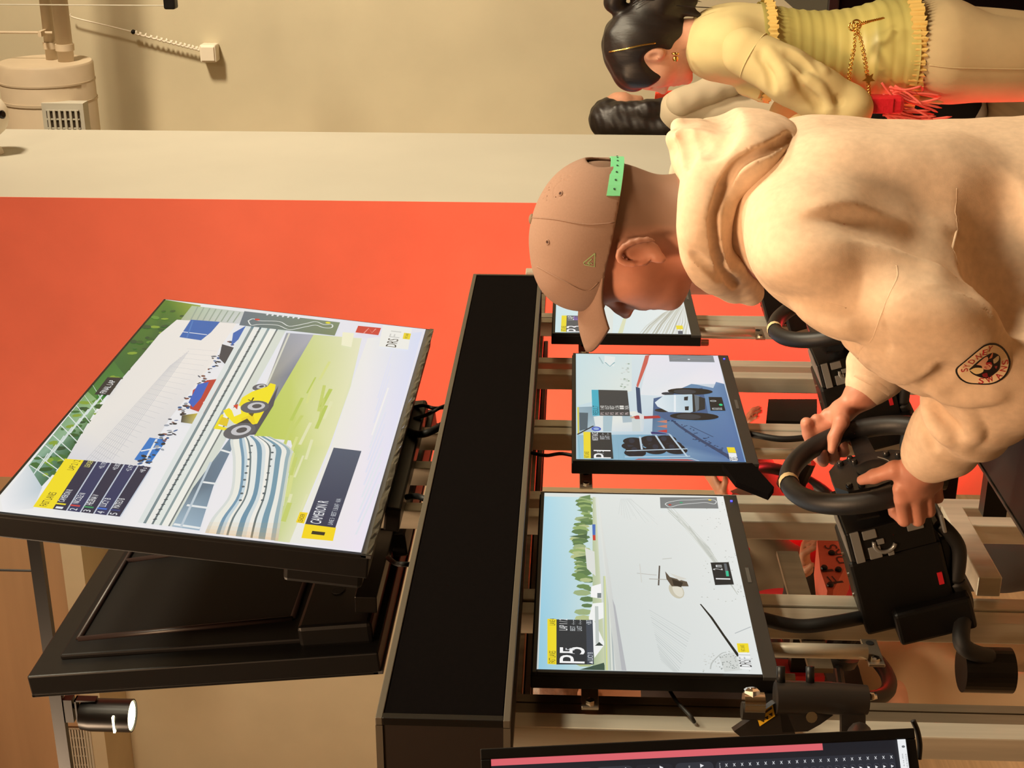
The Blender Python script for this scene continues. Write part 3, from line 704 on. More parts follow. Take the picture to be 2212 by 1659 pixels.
for x in (1687, 1750):
    MB().cyl(q(x, 1478), q(x, 1440), .006, 10).build('post_pin', m_black, A, smooth=True)
MB().prism([q(1680, 1475), q(1765, 1478), q(1765, 1492), q(1680, 1490)], _f, .02).build('top_plate', M('arm_black'), A)
cl = MB().tube([q(1606, 1519), q(1650, 1520)], .016, 16).build('clamp', m_chrome, A, auto=True)
MB().tube([q(1624, 1502), q(1624, 1485)], .005, 10).build('clamp_bolt', m_chrome, cl, smooth=True)
MB().lathe(q(1624, 1503), -_r*-1, [(.012, 0), (.012, .008), (.008, .011)], 6).build('clamp_nut', m_chrome, cl)
MB().tube([q(1602, 1535), q(1650, 1537)], .0125, 14).build('clamp_jaw', M('arm_black'), cl, auto=True)
MB().lathe(q(1752, 1548, D0-.012), -_f, [(.008, 0), (.008, .004)], 12).build('set_screw', m_chrome, A)
MB().cyl(q(1876, 1506), q(1893, 1502), .0055, 10).build('peg', m_chrome, A, smooth=True)
MB().tube(spline([q(1850, 1600), q(1840, 1625, 1.75), cc-nn*.06+ex*.06, cc-nn*.045], 8), .016, 12).build('reach_link', M('arm_black'), A, smooth=True)
MB().b2((1.74, 1.205, 1.392), (1.80, 1.2495, 1.43), bev=.002).build('post_clamp', m_blackm, A)
lc = Canvas(q(1632, 1565, D0-.0022), _r, _u, -_f, eps=1e-4)
k = D0/F_PX
def lp(x, y): p = q(x, y, D0-.0022)-lc.o; return (float(p@_r), float(-(p@_u)))
lc.poly([lp(1634, 1546), lp(1669, 1522), lp(1674, 1547), lp(1641, 1569)], (236,190,40))
lc.poly([lp(1637, 1547), lp(1667, 1526), lp(1668, 1531), lp(1638, 1552)], (40,34,24))
for (x, y) in ((1646, 1556), (1655, 1550), (1664, 1543)):
    a, b = lp(x, y); lc.poly([(a-.0028, b+.0028), (a+.0028, b+.0028), (a, b-.0028)], (30,26,20))
lc.build('warning_label', A, M_print(), label='yellow warning label with black symbols')
# thin bent cable end above the touch screen's lower corner
cable('touch_pen', [PD(1985, 1640, 1.25), PD(1987, 1610, 1.25), PD(1982, 1580, 1.25), PD(1972, 1556, 1.25)], .0024, 'thin black bent pen cable standing off the lower corner of the touch screen')
# ------------------------------------------------------------------ what the displays show
def tv_picture():
    c = Canvas(*TV1[1:]); c.lim = (TVW, TVH); Z = lambda x, y: c.px(x/2.304, 620+y/2.304)
    PZs = lambda pts: [Z(*p) for p in pts]
    W_, H_ = TVW, TVH
    c.poly([(0, 0), (W_, 0), (W_, H_), (0, H_)], [(238,238,236), (232,232,230), (228,228,240), (238,234,240)])
    def pol(pts, col): c.poly(PZs(pts), col)
    # trees behind the paddock
    g = [(60,110,40), (120,150,40), (36,92,44), (30,80,52), (44,98,50), (90,140,60)]
    c.poly([Z(812, 62), Z(1000, 92), Z(955, 165), Z(880, 168), Z(795, 236)], [(70,120,30), (150,165,60), (110,140,50), (60,110,40), (30,90,40)])
    c.poly([Z(812, 62), Z(795, 236), Z(620, 440), Z(560, 368)], [(70,120,30), (24,84,40), (36,92,40), (40,100,44)])
    c.poly([Z(560, 368), Z(620, 440), Z(500, 575), Z(430, 520)], [(50,110,44), (60,120,50), (70,130,50), (60,120,50)])
    c.poly([Z(430, 520), Z(500, 575), Z(400, 740), Z(330, 860), Z(200, 1000), Z(140, 890)], [(120,165,100), (150,185,130), (44,100,60), (40,96,60), (60,110,80), (130,170,150)])
    rs = random.Random(3)
    for i in range(90):
        t = rs.random(); x = 812+(150-812)*t; y = 62+(880-62)*t; d = rs.random(); px = x+ (90+30*(1-t))*d+10; py = y+80*d+8
        a, b = Z(px, py); r = .006+.008*rs.random(); c.disc(a, b, r, r*.7, rs.choice([(34,84,34), (90,140,50), (130,160,50), (50,104,48), (24,72,40)]), rs.random()*3, 7)
    # catch fence netting
    for i in range(9):
        c.line([Z(150+i*38, 890-i*50), Z(260+i*34, 960-i*44)], .0022, (225,232,228)); c.line([Z(150+i*40, 960-i*46), Z(240+i*40, 830-i*44)], .0022, (215,226,222))
    pol([(140, 888), (210, 1000), (165, 1105), (8, 1128), (4, 1060)], [(215,222,226), (190,205,214), (225,228,230), (242,242,244), (240,240,242)])
    # hospitality truck
    c.poly(PZs([(880, 165), (1180, 180), (1090, 312), (1065, 372), (955, 520), (850, 650), (690, 900), (330, 862), (430, 700), (560, 520), (790, 240)]), [(236,230,224)]*5+[(222,220,220)]*2+[(216,216,222)]+[(232,228,222)]*3)
    pol([(955, 95), (1250, 130), (1190, 185), (900, 165)], [(170,190,160), (200,205,205), (205,208,210), (170,180,150)])
    for i in range(8): c.line([Z(985+i*30, 100+i*4), Z(950+i*30, 165+i*2)], .003, (150,165,150))
    pol([(950, 165), (1095, 176), (1050, 228), (1000, 268), (893, 252)], (24,96,176)); c.line([Z(905, 225), Z(1030, 240)], .004, (230,232,236)); c.line([Z(960, 170), Z(930, 255)], .003, (60,120,190))
    pol([(745, 752), (830, 764), (745, 885), (668, 862)], (36,118,198)); c.line([Z(700, 820), Z(800, 800)], .005, (226,230,234)); c.line([Z(780, 760), Z(715, 880)], .004, (226,230,234))
    pol([(690, 960), (750, 905), (610, 1110), (640, 1010)], (50,110,190)); 
    for i in range(26):  # netting lines over the truck
        c.line([Z(930-i*20, 310+i*22), Z(1080-i*22, 322+i*24)], .0008, (186,186,190))
    for i in range(10): c.line([Z(940-i*10, 320+i*8), Z(560-i*16, 860+i*2)], .0008, (190,190,194))
    # crowd, awnings
    for i in range(110):
        t = rs.random(); x = 1165-470*t+rs.uniform(-22, 26); y = 260+660*t+rs.uniform(-26, 26); a, b = Z(x, y)
        c.disc(a, b, .002+.003*rs.random(), .003+.004*rs.random(), rs.choice([(40,44,60), (70,80,100), (36,84,140), (24,30,44), (150,158,170), (120,70,60)]), rs.random()*3, 7)
    pol([(1105, 290), (1190, 315), (1140, 410), (1090, 360)], (52,58,72)); pol([(1160, 235), (1230, 195), (1215, 240), (1150, 300)], (40,98,180))
    pol([(960, 520), (1030, 470), (1118, 460), (1022, 640), (945, 612)], (186,52,44)); pol([(985, 490), (1040, 478), (1000, 560), (960, 606), (938, 580)], (34,92,190)); pol([(1010, 580), (1045, 560), (1020, 610)], (238,226,222))
    pol([(905, 645), (1005, 632), (975, 690), (900, 680)], [(44,44,50), (220,200,60), (200,190,120), (60,60,64)])
    # armco rows
    for i, (x0, w0, col) in enumerate(((1225, 26, (222,228,226)), (1252, 14, (120,140,146)), (1266, 26, (236,236,230)), (1293, 10, (96,112,116)), (1303, 28, (226,232,226)), (1332, 12, (136,156,158)), (1345, 30, (240,240,232)), (1376, 8, (110,120,120)), (1384, 40, (214,220,210)))):
        x1 = x0-540; f = lambda x: (x, 196+(x-1225)*.12); e = lambda x: (x, 1180+(x-690)*.12)
        pol([f(x0), f(x0+w0), e(x1+w0*1.0), e(x1)], col)
    for i in range(40):
        t = i/40; a, b = Z(1298-540*t, 204+985*t); c.disc(a, b, .004, .0022, (60,72,80), 1., 6)
    # track and grass
    c.poly(PZs([(1425, 235), (1560, 244), (1445, 440), (1290, 720), (1190, 748), (1330, 480)]), [(150,156,168), (170,172,186), (120,128,146), (130,136,146), (160,160,156), (150,150,140)])
    c.poly(PZs([(1560, 244), (1800, 262), (1745, 500), (1640, 800), (1440, 1282), (1365, 1272), (1460, 830), (1448, 772), (1262, 752), (1445, 440)]), [(206,214,150), (228,228,196), (222,226,186), (226,228,176), (224,226,186), (204,214,150), (190,206,110), (196,208,104), (186,204,84), (196,208,110)])
    for i in range(26):
        t = rs.random(); y = 300+t*800; x = 1600-t*170+rs.uniform(-70, 110); c.line([Z(x, y), Z(x-rs.uniform(20, 60), y+rs.uniform(70, 160))], .003+.006*rs.random(), rs.choice([(214,220,140), (196,208,110), (226,228,180), (184,202,92)]))
    c.line([Z(1440, 238), Z(1340, 470), Z(1200, 745)], .004, (214,214,200))
    c.poly(PZs([(1745, 500), (1830, 262), (2100, 230), (1810, 1325), (1440, 1282), (1640, 830)]), [(234,234,226), (236,236,232), (214,222,246), (240,232,246), (236,236,226), (238,236,228)])
    for i in range(12): c.line([Z(1950-i*6, 330+i*60), Z(1880-i*10, 560+i*62)], .003, rs.choice([(226,228,244), (244,242,240), (228,232,240)]))
    # windowed barrier left
    c.poly(PZs([(1150, 752), (1175, 770), (1062, 1000), (992, 1222), (855, 1202), (960, 1010)]), [(110,136,156), (100,126,150), (96,120,140), (150,176,196), (160,184,200), (92,112,128)])
    for (p, q) in (((1010, 980), (1085, 990)), ((930, 1095), (1040, 1110)), ((1100, 820), (1150, 835)), ((865, 1190), (995, 1210))): c.line([Z(*p), Z(*q)], .007, (232,236,236))
    c.line([Z(1050, 880), Z(900, 1205)], .004, (190,204,214))
    # curved armco in front, four bands running down to the left
    def curve(o):  # o 0..1 across the stack
        a = 1165+o*285; bx = 1018+o*365
        return [(1165+o*180, 746+o*8), (a-20*(1-o), 775+o*40), (a-6, 880), (a-22-10*o, 1040), (bx+ (a-bx)*.25, 1160), (bx, 1238+o*38)]
    bands = [(0, .05, (214,220,216)), (.05, .15, (236,236,226)), (.15, .2, (110,150,176)), (.2, .25, (196,214,222)), (.25, .29, (240,238,228)), (.29, .32, (100,120,126)), (.32, .42, (232,236,232)), (.42, .5, (104,146,170)), (.5, .56, (214,224,226)), (.56, .62, (242,240,232)), (.62, .65, (96,112,116)), (.65, .73, (226,232,230)), (.73, .82, (112,152,172)), (.82, .9, (236,236,228)), (.9, .96, (150,176,184)), (.96, 1., (206,214,200))]
    for o0, o1, col in bands:
        A = spline(curve(o0), 5); Bq = spline(curve(o1), 5)
        for i in range(len(A)-1):
            t = i/(len(A)-1); cc = tuple(int(v*(1-max(0, t-.8)*2.2)+w*max(0, t-.8)*2.2) for v, w in zip(col, (236,168,96)))
            c.k -= .9; pol([A[i], A[i+1], Bq[i+1], Bq[i]], cc)
    for i in range(9): a, b = Z(1252-i*7, 800+i*34); c.disc(a, b, .004, .003, (80,96,104), 0, 6)
    for i in range(9): a, b = Z(1362-i*7, 800+i*34); c.disc(a, b, .004, .003, (80,96,104), 0, 6)
    # yellow single-seater
    def wheel(x, y, rx, ry, rot=.3):
        a, b = Z(x, y); c.disc(a, b, rx, ry, (86,90,98), rot); c.disc(a+.004, b+.002, rx*.62, ry*.62, (196,196,200), rot); c.disc(a+.005, b+.003, rx*.34, ry*.34, (70,72,80), rot)
    pol([(1190, 750), (1330, 600), (1385, 500), (1360, 600), (1270, 745)], (70,72,84))
    wheel(1292, 508, .020, .013)
    pol([(1110, 625), (1140, 612), (1170, 640), (1205, 560), (1255, 530), (1330, 505), (1345, 488), (1372, 495), (1368, 520), (1335, 590), (1280, 690), (1235, 700), (1165, 690), (1125, 650)], (244,226,18))
    pol([(1150, 615), (1195, 600), (1200, 640), (1165, 655)], (238,236,226)); pol([(1160, 600), (1185, 592), (1180, 620)], (210,60,40))
    pol([(1062, 715), (1100, 645), (1115, 645), (1085, 700), (1130, 712), (1180, 690), (1190, 700), (1135, 726)], (240,222,20)); pol([(1085, 692), (1105, 655), (1140, 668), (1128, 705)], (226,196,30))
    pol([(1200, 665), (1260, 640), (1270, 690), (1210, 695)], (236,210,16)); c.line([Z(1235, 570), Z(1270, 590)], .003, (60,54,10)); c.line([Z(1262, 560), Z(1240, 600)], .003, (60,54,10)); pol([(1235, 640), (1268, 632), (1255, 655)], (90,80,20))
    pol([(1180, 690), (1230, 665), (1260, 700), (1240, 745), (1195, 720)], (54,54,50))
    wheel(1268, 607, .034, .026); wheel(1192, 727, .042, .026)
    # timing tower
    pol([(325, 866), (418, 873), (262, 1117), (165, 1106)], (244,222,28))
    def tx(s, p, wd, ht, col):  # p = photo point of the text's left baseline side centre
        a, b = Z(*p); c.text(s, a, b-ht/2, a+wd, b+ht/2, col)
    def t2(s_, p0, p1, ht, col):
        a0, b0 = Z(*p0); a1, b1 = Z(*p1); b = (b0+b1)/2; c.text(s_, a0, b-ht/2, a1, b+ht/2, col)
    t2('FAST LANES', (212, 1102), (268, 1034), .0125, (40,38,24)); t2('LAP 2 / 2', (350, 922), (385, 874), .0115, (40,38,24))
    cx = [418, 487, 555, 622, 690, 757]; bx_ = [262, 335, 403, 470, 536, 602]
    for i in range(5):
        y0 = 873+ (cx[i]-418)*.105; y1 = 873+(cx[i+1]-418)*.105; w0 = 1117+(bx_[i]-262)*.115; w1 = 1117+(bx_[i+1]-262)*.115
        pol([(cx[i], y0), (cx[i+1]-6, y1), (bx_[i+1]-6, w1), (bx_[i], w0)], (24,32,66) if i % 2 == 0 else (34,46,92))
        c.line([Z(cx[i+1]-4, y1), Z(bx_[i+1]-4, w1)], .002, (190,200,216))
        ax_ = (bx_[i]+bx_[i+1])/2; ay = w0
        t2(str(i+1), (ax_-6, ay-2), (ax_, ay-12), .012, (232,236,240))
        a, b = Z(ax_+3, ay-22); col = [(240,220,40), (206,60,60), (50,150,90), (60,110,210), (40,60,120)][i]; c.rect(a, b-.008, a+.005, b+.008, col)
        l_ = [62, 52, 52, 42, 48][i]; t2(['CAMERON R', 'NICOLE N', 'HELENA V', 'LUCY B', 'MATEO B'][i], (ax_+8, ay-36), (ax_+8+l_*.62, ay-36-l_), .0105, (240,242,244))
        l_ = [34, 32, 32, 32, 24][i]; t2(['LEADER', '+0.170', '+0.302', '+2.472', '+8 s'][i], (cx[i]+14, 908+(cx[i]-418)*.1), (cx[i]+14+l_*.62, 908+(cx[i]-418)*.1-l_), .0095, (226,222,120) if i == 0 else (226,230,236))
    pol([(535, 460), (608, 462), (545, 549), (470, 546)], (20,28,40)); t2('FINAL LAP', (510, 540), (562, 476), .012, (238,240,240))
    # lower third
    pol([(1492, 1132), (1532, 1136), (1512, 1190), (1472, 1184)], (246,214,24)); t2('LEADER', (1488, 1182), (1512, 1142), .0075, (60,52,20))
    pol([(1517, 1192), (1672, 1210), (1656, 1277), (1499, 1262)], (248,216,20)); t2('1', (1580, 1246), (1586, 1230), .022, (40,36,20))
    pol([(1660, 811), (1798, 828), (1668, 1211), (1518, 1192)], [(72,86,110), (72,86,108), (34,44,76), (34,44,76)])
    t2('CAMERON R', (1568, 1190), (1610, 1076), .0185, (240,242,246)); t2('LANE 3 · BEST 1:36.047 · N/A', (1640, 1196), (1688, 1066), .0085, (206,212,220))
    # map and emblem panel
    c.poly(PZs([(1216, 130), (1692, 186), (1665, 252), (1190, 200)]), [(96,112,128), (120,138,110), (116,132,100), (88,108,124)])
    c.line([Z(*p) for p in spline([(1235, 178), (1260, 168), (1290, 178), (1390, 182), (1440, 205), (1520, 192), (1570, 182), (1610, 196), (1650, 196), (1650, 212), (1610, 212), (1570, 200), (1520, 208), (1440, 222), (1380, 200), (1290, 196), (1250, 200), (1235, 178)], 5)], .003, (226,230,226))
    for (x, y, col) in ((1632, 188, (232,222,40)), (1280, 172, (210,40,40))): a, b = Z(x, y); c.disc(a, b, .006, .006, col)
    for i in range(7): a, b = Z(1330+i*26, 147+i*3); c.disc(a, b, .006, .0025, (226,230,232))
    pol([(1782, 203), (1896, 214), (1882, 250), (1768, 236)], (204,56,48)); c.line([Z(1810, 240), Z(1835, 215), Z(1850, 238), Z(1870, 218)], .003, (236,150,140))
    pol([(1905, 200), (2050, 216), (2030, 322), (1885, 306)], (238,238,232)); t2('DRS', (1944, 308), (1958, 268), .024, (44,44,44)); t2('F1', (1960, 262), (1972, 230), .024, (204,204,200))
    pol([(2010, 238), (2045, 242), (2038, 272), (2003, 268)], (236,212,40)); t2('FAST LANES', (2018, 266), (2028, 242), .006, (90,80,30))
    pol([(1705, 235), (1762, 240), (1748, 310), (1698, 300)], (240,238,206))
    c.build('screen_image', TV1[0], label='race broadcast with yellow car and timing tower')
tv_picture()
def mon_canvas(m): c = Canvas(m[1], mon_ex, mon_ez, mon_n); c.lim = (MW, MH); return c
def monitor5():
    c = mon_canvas(MON5); Z = lambda x, y: c.px(800+x/2.458, 1050+y/2.458); pol = lambda pts, col: c.poly([Z(*p) for p in pts], col); rs = random.Random(5)
    W_, H_ = MW, MH
    def tx(s, p, wd, ht, col): a, b = Z(*p); c.text(s, a, b-ht/2, a+wd, b+ht/2, col)
    c.poly([(0, 0), (W_, 0), (W_, H_), (0, H_)], [(206,214,212), (224,230,226), (238,240,236), (230,234,232)])
    pol([(892, 985), (915, 55), (1185, 60), (1185, 985)], [(150,206,228), (176,222,238), (214,234,232), (206,226,226)])
    # far trees, one spiky crown after another
    for i in range(60):
        y = 70+i*9.6 if i < 46 else 500+(i-46)*34; x = 1150-(36 if 200 < y < 480 else 16)+rs.uniform(-14, 22); a, b = Z(x, y); r = .007+.007*rs.random()
        c.disc(a, b, r*.8, r*1.2, rs.choice([(150,176,110), (110,142,84), (184,196,140), (94,126,80), (160,180,130)]), 0, 7)
    for (x, y, h) in ((1055, 268, 95), (1088, 380, 70), (1098, 418, 60), (1108, 60, 60), (1128, 548, 44), (1095, 130, 60), (1100, 180, 60)):
        pol([(x, y), (x+h, y-12), (x+h, y+14)], (74,104,70) if h > 60 else (110,140,90))
    pol([(1180, 60), (1196, 60), (1250, 985), (1180, 985)], [(196,206,170), (216,222,200), (206,214,180), (170,190,150)])
    pol([(1178, 205), (1195, 205), (1195, 262), (1180, 262)], (70,110,190)); pol([(1180, 262), (1195, 262), (1196, 290), (1182, 290)], (206,60,50))
    pol([(1140, 330), (1190, 350), (1196, 480), (1150, 440)], (226,228,222))
    pol([(1172, 535), (1225, 520), (1228, 600), (1170, 592)], (250,250,248)); pol([(1205, 570), (1226, 570), (1226, 596), (1205, 596)], (120,130,130))
    pol([(1180, 625), (1238, 620), (1244, 700), (1190, 720), (1246, 840), (1190, 915), (1160, 700)], (246,248,246))
    pol([(1192, 640), (1210, 640), (1215, 840), (1196, 840)], (196,204,200)); pol([(1110, 985), (1240, 940), (1250, 985)], (60,84,70)); pol([(1192, 850), (1215, 830), (1238, 850)], (50,64,60))
    for i in range(7): pol([(1236+i*6, 480), (1241+i*6, 480), (1252+i*9, 985), (1244+i*9, 985)], [(190,204,170), (214,220,140), (206,214,196), (190,200,190), (226,230,220), (180,190,190), (220,224,220)][i])
    pol([(1196, 60), (1210, 60), (1345, 985), (1305, 985), (1250, 500)], [(226,230,222), (232,234,228), (200,204,204), (206,210,206), (226,230,226)])
    pol([(1285, 600), (1300, 640), (1360, 985), (1335, 985)], (184,186,190))
    # gravel, combed lines and dust
    for i in range(22): y = 700+i*13; c.line([Z(1480+i*3, y-40), Z(1700-i*4, y+90)], .0008+.0004*rs.random(), rs.choice([(206,212,208), (214,218,214), (196,202,200)]))
    for i in range(26): c.line([Z(1560+i*8+rs.uniform(-20, 20), 90+i*9), Z(1800+i*6, 330+i*10)], .001+.001*rs.random(), rs.choice([(210,214,206), (200,204,196), (226,228,222)]))
    for i in range(14): c.line([Z(1330+i*4, 70), Z(1318+i*16, 150+rs.uniform(0, 60))], .0008, (216,220,216))
    for i in range(160):
        x = rs.uniform(1760, 2060); y = rs.choice([rs.uniform(80, 430), rs.uniform(380, 620), rs.uniform(880, 990)]); a, b = Z(x, y)
        if 0 < a < W_ and 0 < b < H_: c.disc(a, b, .0016, .0011, rs.choice([(196,198,190), (180,182,176), (210,212,206)]), rs.random()*3, 5)
    # car lost in the dust
    for p, q, w_, col in (((1415, 470), (1520, 480), .0022, (196,194,188)), ((1430, 420), (1440, 520), .0016, (214,214,208)), ((1535, 430), (1530, 535), .0025, (92,84,76)), ((1480, 500), (1600, 505), .002, (170,164,152)), ((1550, 395), (1600, 390), .002, (196,196,188))): c.line([Z(*p), Z(*q)], w_, col)
    a, b = Z(1625, 562); c.disc(a, b, .012, .026, (206,200,178), 1.45); a, b = Z(1632, 560); c.disc(a, b, .008, .022, (228,224,208), 1.45)
    pol([(1565, 460), (1590, 490), (1680, 515), (1690, 540), (1600, 540), (1572, 500)], (92,80,66)); pol([(1600, 500), (1660, 520), (1650, 545), (1610, 535)], (48,42,36)); pol([(1590, 470), (1680, 500), (1640, 510)], (220,218,208))
    # antenna, wing corner
    c.line([Z(*p) for p in ((1752, 634), (1810, 705), (1875, 800), (1955, 912))], [.0022, .004, .004, .005], (24,28,26))
    c.line([Z(*p) for p in spline([(1805, 980), (1815, 945), (1860, 900), (1890, 890)], 5)], .002, (190,194,190)); c.line([Z(1935, 790), Z(2020, 755)], .002, (186,192,194))
    pol([(1850, 910), (1930, 890), (1975, 985), (1880, 1000)], (214,218,214)); 
    for i in range(40): x = rs.uniform(1850, 1950); y = rs.uniform(900, 985); a, b = Z(x, y); c.disc(a, b, .0012, .0012, (150,156,152), 0, 5)
    # overlays
    pol([(940, 714), (988, 716), (988, 957), (940, 954)], (244,222,42)); tx('FAST LANES', (965, 950), .034, .010, (90,80,20)); tx('LANE 4', (966, 748), .020, .009, (90,80,20))
    pol([(988, 717), (1145, 720), (1150, 957), (988, 957)], (38,46,54)); pol([(1145, 720), (1180, 720), (1187, 957), (1150, 957)], (60,70,84))
    tx('P5', (1072, 950), .045, .038, (250,250,250)); tx('/ 5', (1060, 900), .016, .014, (220,222,226)); tx('LAP 1 / 2', (1024, 775), .034, .013, (240,240,240)); tx('BEST  -:--.---', (1074, 778), .034, .008, (200,206,210)); tx('LAST  -:--.---', (1110, 778), .034, .008, (200,206,210))
    tx('LUCY B', (1168, 935), .022, .008, (220,226,232)); tx('+28.7', (1160, 745), .013, .008, (220,226,232)); a, b = Z(1170, 945); c.poly([(a-.004, b+.003), (a+.003, b+.003), (a, b-.003)], (230,232,236))
    pol([(1806, 415), (1902, 413), (1930, 532), (1830, 535)], (30,36,40)); tx('1', (1873, 505), .004, .024, (240,240,240)); tx('2 m', (1845, 455), .018, .016, (230,232,232))
    pol([(1876, 420), (1890, 420), (1903, 488), (1888, 488)], (96,104,110)); pol([(1886, 460), (1900, 460), (1904, 488), (1890, 488)], (46,196,150))
    pol([(1537, 68), (1838, 68), (1848, 128), (1540, 126)], (126,130,130))
    c.line([Z(*p) for p in spline([(1565, 105), (1580, 95), (1640, 84), (1700, 82), (1740, 80), (1800, 78), (1835, 88), (1825, 104), (1780, 96), (1720, 100), (1640, 108), (1590, 120), (1565, 105)], 5)], .0018, (220,224,222))
    for (x, y, col) in ((1802, 82, (230,200,60)), (1590, 108, (190,70,60)), (1650, 96, (60,170,120))): a, b = Z(x, y); c.disc(a, b, .003, .003, col)
    pol([(1945, 845), (2005, 845), (2012, 893), (1952, 893)], (246,222,40)); tx('FAST LANES', (1980, 888), .018, .006, (110,96,20))
    pol([(1952, 895), (2014, 895), (2022, 985), (1962, 980)], (244,246,246)); tx('DRS', (1994, 970), .018, .018, (36,40,44)); tx('F1', (1990, 932), .014, .018, (190,196,200))
    c.build('screen_image', MON5[0], label='racing game picture, pale dust, reading P5')
monitor5()
def monitor1():
    c = mon_canvas(MON1); Z = lambda x, y: c.px(1100+x/3.403, 580+y/3.403); pol = lambda pts, col: c.poly([Z(*p) for p in pts], col); rs = random.Random(9)
    def tx(s, p, wd, ht, col): a, b = Z(*p); c.text(s, a, b-ht/2, a+wd, b+ht/2, col)
    c.poly([(0, 0), (MW, 0), (MW, MH), (0, MH)], [(190,216,228), (206,228,232), (226,230,234), (120,160,200)])
    pol([(490, 630), (900, 630), (900, 900), (495, 1010)], [(200,226,232), (214,230,230), (226,232,226), (206,226,226)])
    # parked shapes high up, hedge dots
    pol([(700, 640), (780, 650), (770, 720), (700, 700)], (232,238,236)); c.line([Z(705, 690), Z(740, 720), Z(775, 690)], .003, (120,170,180)); c.line([Z(660, 650), Z(690, 700)], .003, (170,196,200))
    for i in range(30): x = rs.uniform(820, 880); y = rs.uniform(700, 1000); a, b = Z(x, y); c.disc(a, b, .004, .003, rs.choice([(200,210,204), (150,170,150), (176,190,180), (214,220,216)]), 0, 6)
    # pit wall red stripe, white apron
    pol([(1000, 640), (1040, 632), (945, 880), (935, 860)], (206,96,84)); pol([(1030, 640), (1545, 640), (1580, 850), (1330, 850), (1200, 940), (960, 930)], [(234,232,240), (232,230,242), (240,236,244), (238,236,240), (236,236,240), (228,234,238)])
    pol([(930, 870), (960, 880), (985, 1200), (940, 1040)], (36,66,104))
    # garages
    pol([(500, 1020), (640, 1015), (660, 1090), (640, 1200), (505, 1220)], [(150,176,190), (130,160,176), (190,206,210), (180,200,210), (170,196,206)]); pol([(515, 1060), (580, 1062), (575, 1180), (518, 1195)], (76,96,108)); pol([(500, 1020), (512, 1020), (514, 1215), (503, 1218)], (214,206,80))
    pol([(620, 1090), (920, 1050), (1000, 1080), (985, 1200), (640, 1200)], [(224,230,228), (234,236,226), (200,216,222), (206,218,226), (222,230,232)]); pol([(690, 1085), (760, 1085), (752, 1200), (690, 1200)], (170,196,206)); pol([(830, 1085), (900, 1080), (905, 1130), (835, 1135)], (170,190,200)); pol([(900, 1090), (960, 1090), (965, 1200), (905, 1200)], (206,216,216))
    c.line([Z(500, 1222), Z(620, 1158)], .004, (24,34,50)); a, b = Z(640, 1180); c.disc(a, b, .012, .01, (60,90,190)); c.disc(a, b, .007, .006, (150,176,220))
    # pit lane in blue shade
    c.poly([Z(*p) for p in ((1060, 970), (1340, 850), (1380, 855), (1500, 880), (1520, 835), (1580, 850), (1740, 1452), (500, 1430), (500, 1225), (1050, 1225))], [(60,86,120), (100,140,176), (96,130,166), (106,140,180), (120,150,190), (96,130,170), (74,110,164), (150,190,206), (170,206,216), (90,126,160)])
    c.poly([Z(*p) for p in ((500, 1225), (1040, 1222), (1200, 1440), (500, 1432))], [(150,190,206), (120,168,196), (110,160,196), (150,200,216)])
    pol([(920, 1420), (950, 1400), (1310, 1405), (1380, 1448), (925, 1440)], (180,60,52)); c.line([Z(920, 1418), Z(1340, 1398), Z(1400, 1440)], .003, (200,214,220))
    for i in range(10): c.line([Z(510+i*36, 1260), Z(520+i*36, 1430)], .0012, (130,176,196))
    # skid mark
    c.line([Z(*p) for p in ((1140, 1070), (1250, 1160), (1400, 1260), (1520, 1330), (1640, 1400))], [.002, .007, .009, .010, .012], (50,70,104)); c.line([Z(1330, 1160), Z(1500, 1240)], .003, (60,84,120))
    for i in range(60): t = rs.random(); a, b = Z(1150+t*500+rs.uniform(-30, 30), 1080+t*330+rs.uniform(-30, 30)); c.disc(a, b, .003, .002, (44,62,96), rs.random()*3, 5)
    # tyres on the rack
    for (x, y) in ((925, 1360), (905, 1310), (915, 1275), (1075, 1340), (1060, 1300), (1045, 1262), (1230, 1340), (1190, 1300), (1150, 1260), (935, 1340), (1090, 1320), (1210, 1320)):
        a, b = Z(x, y); c.disc(a, b, .020, .022, (14,20,34)); c.disc(a+.003, b-.004, .012, .006, (34,44,62))
    for (p, q) in (((860, 1345), (1310, 1330)), ((960, 1240), (975, 1335)), ((1075, 1230), (1140, 1330)), ((1180, 1225), (1310, 1390)), ((760, 1222), (1180, 1222)), ((850, 1390), (1330, 1385))): c.line([Z(*p), Z(*q)], .004, (190,210,224))
    # mechanic, cones
    pol([(900, 1095), (940, 1085), (1000, 1090), (1110, 1085), (1112, 1104), (1000, 1110), (930, 1112)], (176,50,54)); a, b = Z(905, 1100); c.disc(a, b, .005, .005, (206,176,150)); pol([(955, 1085), (990, 1080), (990, 1110), (960, 1112)], (226,220,220))
    for y in (1130, 1165, 1200): pol([(1085, y), (1160, y-12), (1160, y+12)], (200,130,110) if y < 1190 else (200,60,60))
    pol([(1040, 1205), (1100, 1210), (1180, 1225), (1045, 1222)], (40,40,110))
    # white single-seater from behind
    pol([(1060, 960), (1420, 880), (1470, 1110), (1150, 1120), (1070, 1070)], (70,98,140))
    for (x, y, ra, rb) in ((1330, 908, .020, .050), (1360, 1092, .021, .052)):
        a, b = Z(x, y); c.disc(a, b, ra, rb, (20,24,30)); c.disc(a-.002, b-.012, ra*.7, rb*.5, (52,58,66))
    a, b = Z(1165, 925); c.disc(a, b, .009, .014, (40,50,64)); a, b = Z(1130, 1048); c.disc(a, b, .010, .018, (24,28,36))
    pol([(1070, 990), (1140, 935), (1340, 930), (1400, 945), (1390, 1040), (1330, 1065), (1170, 1060), (1090, 1020)], [(226,238,244), (214,230,238), (196,220,230), (170,200,216), (170,196,212), (190,214,226), (206,226,236), (226,236,242)])
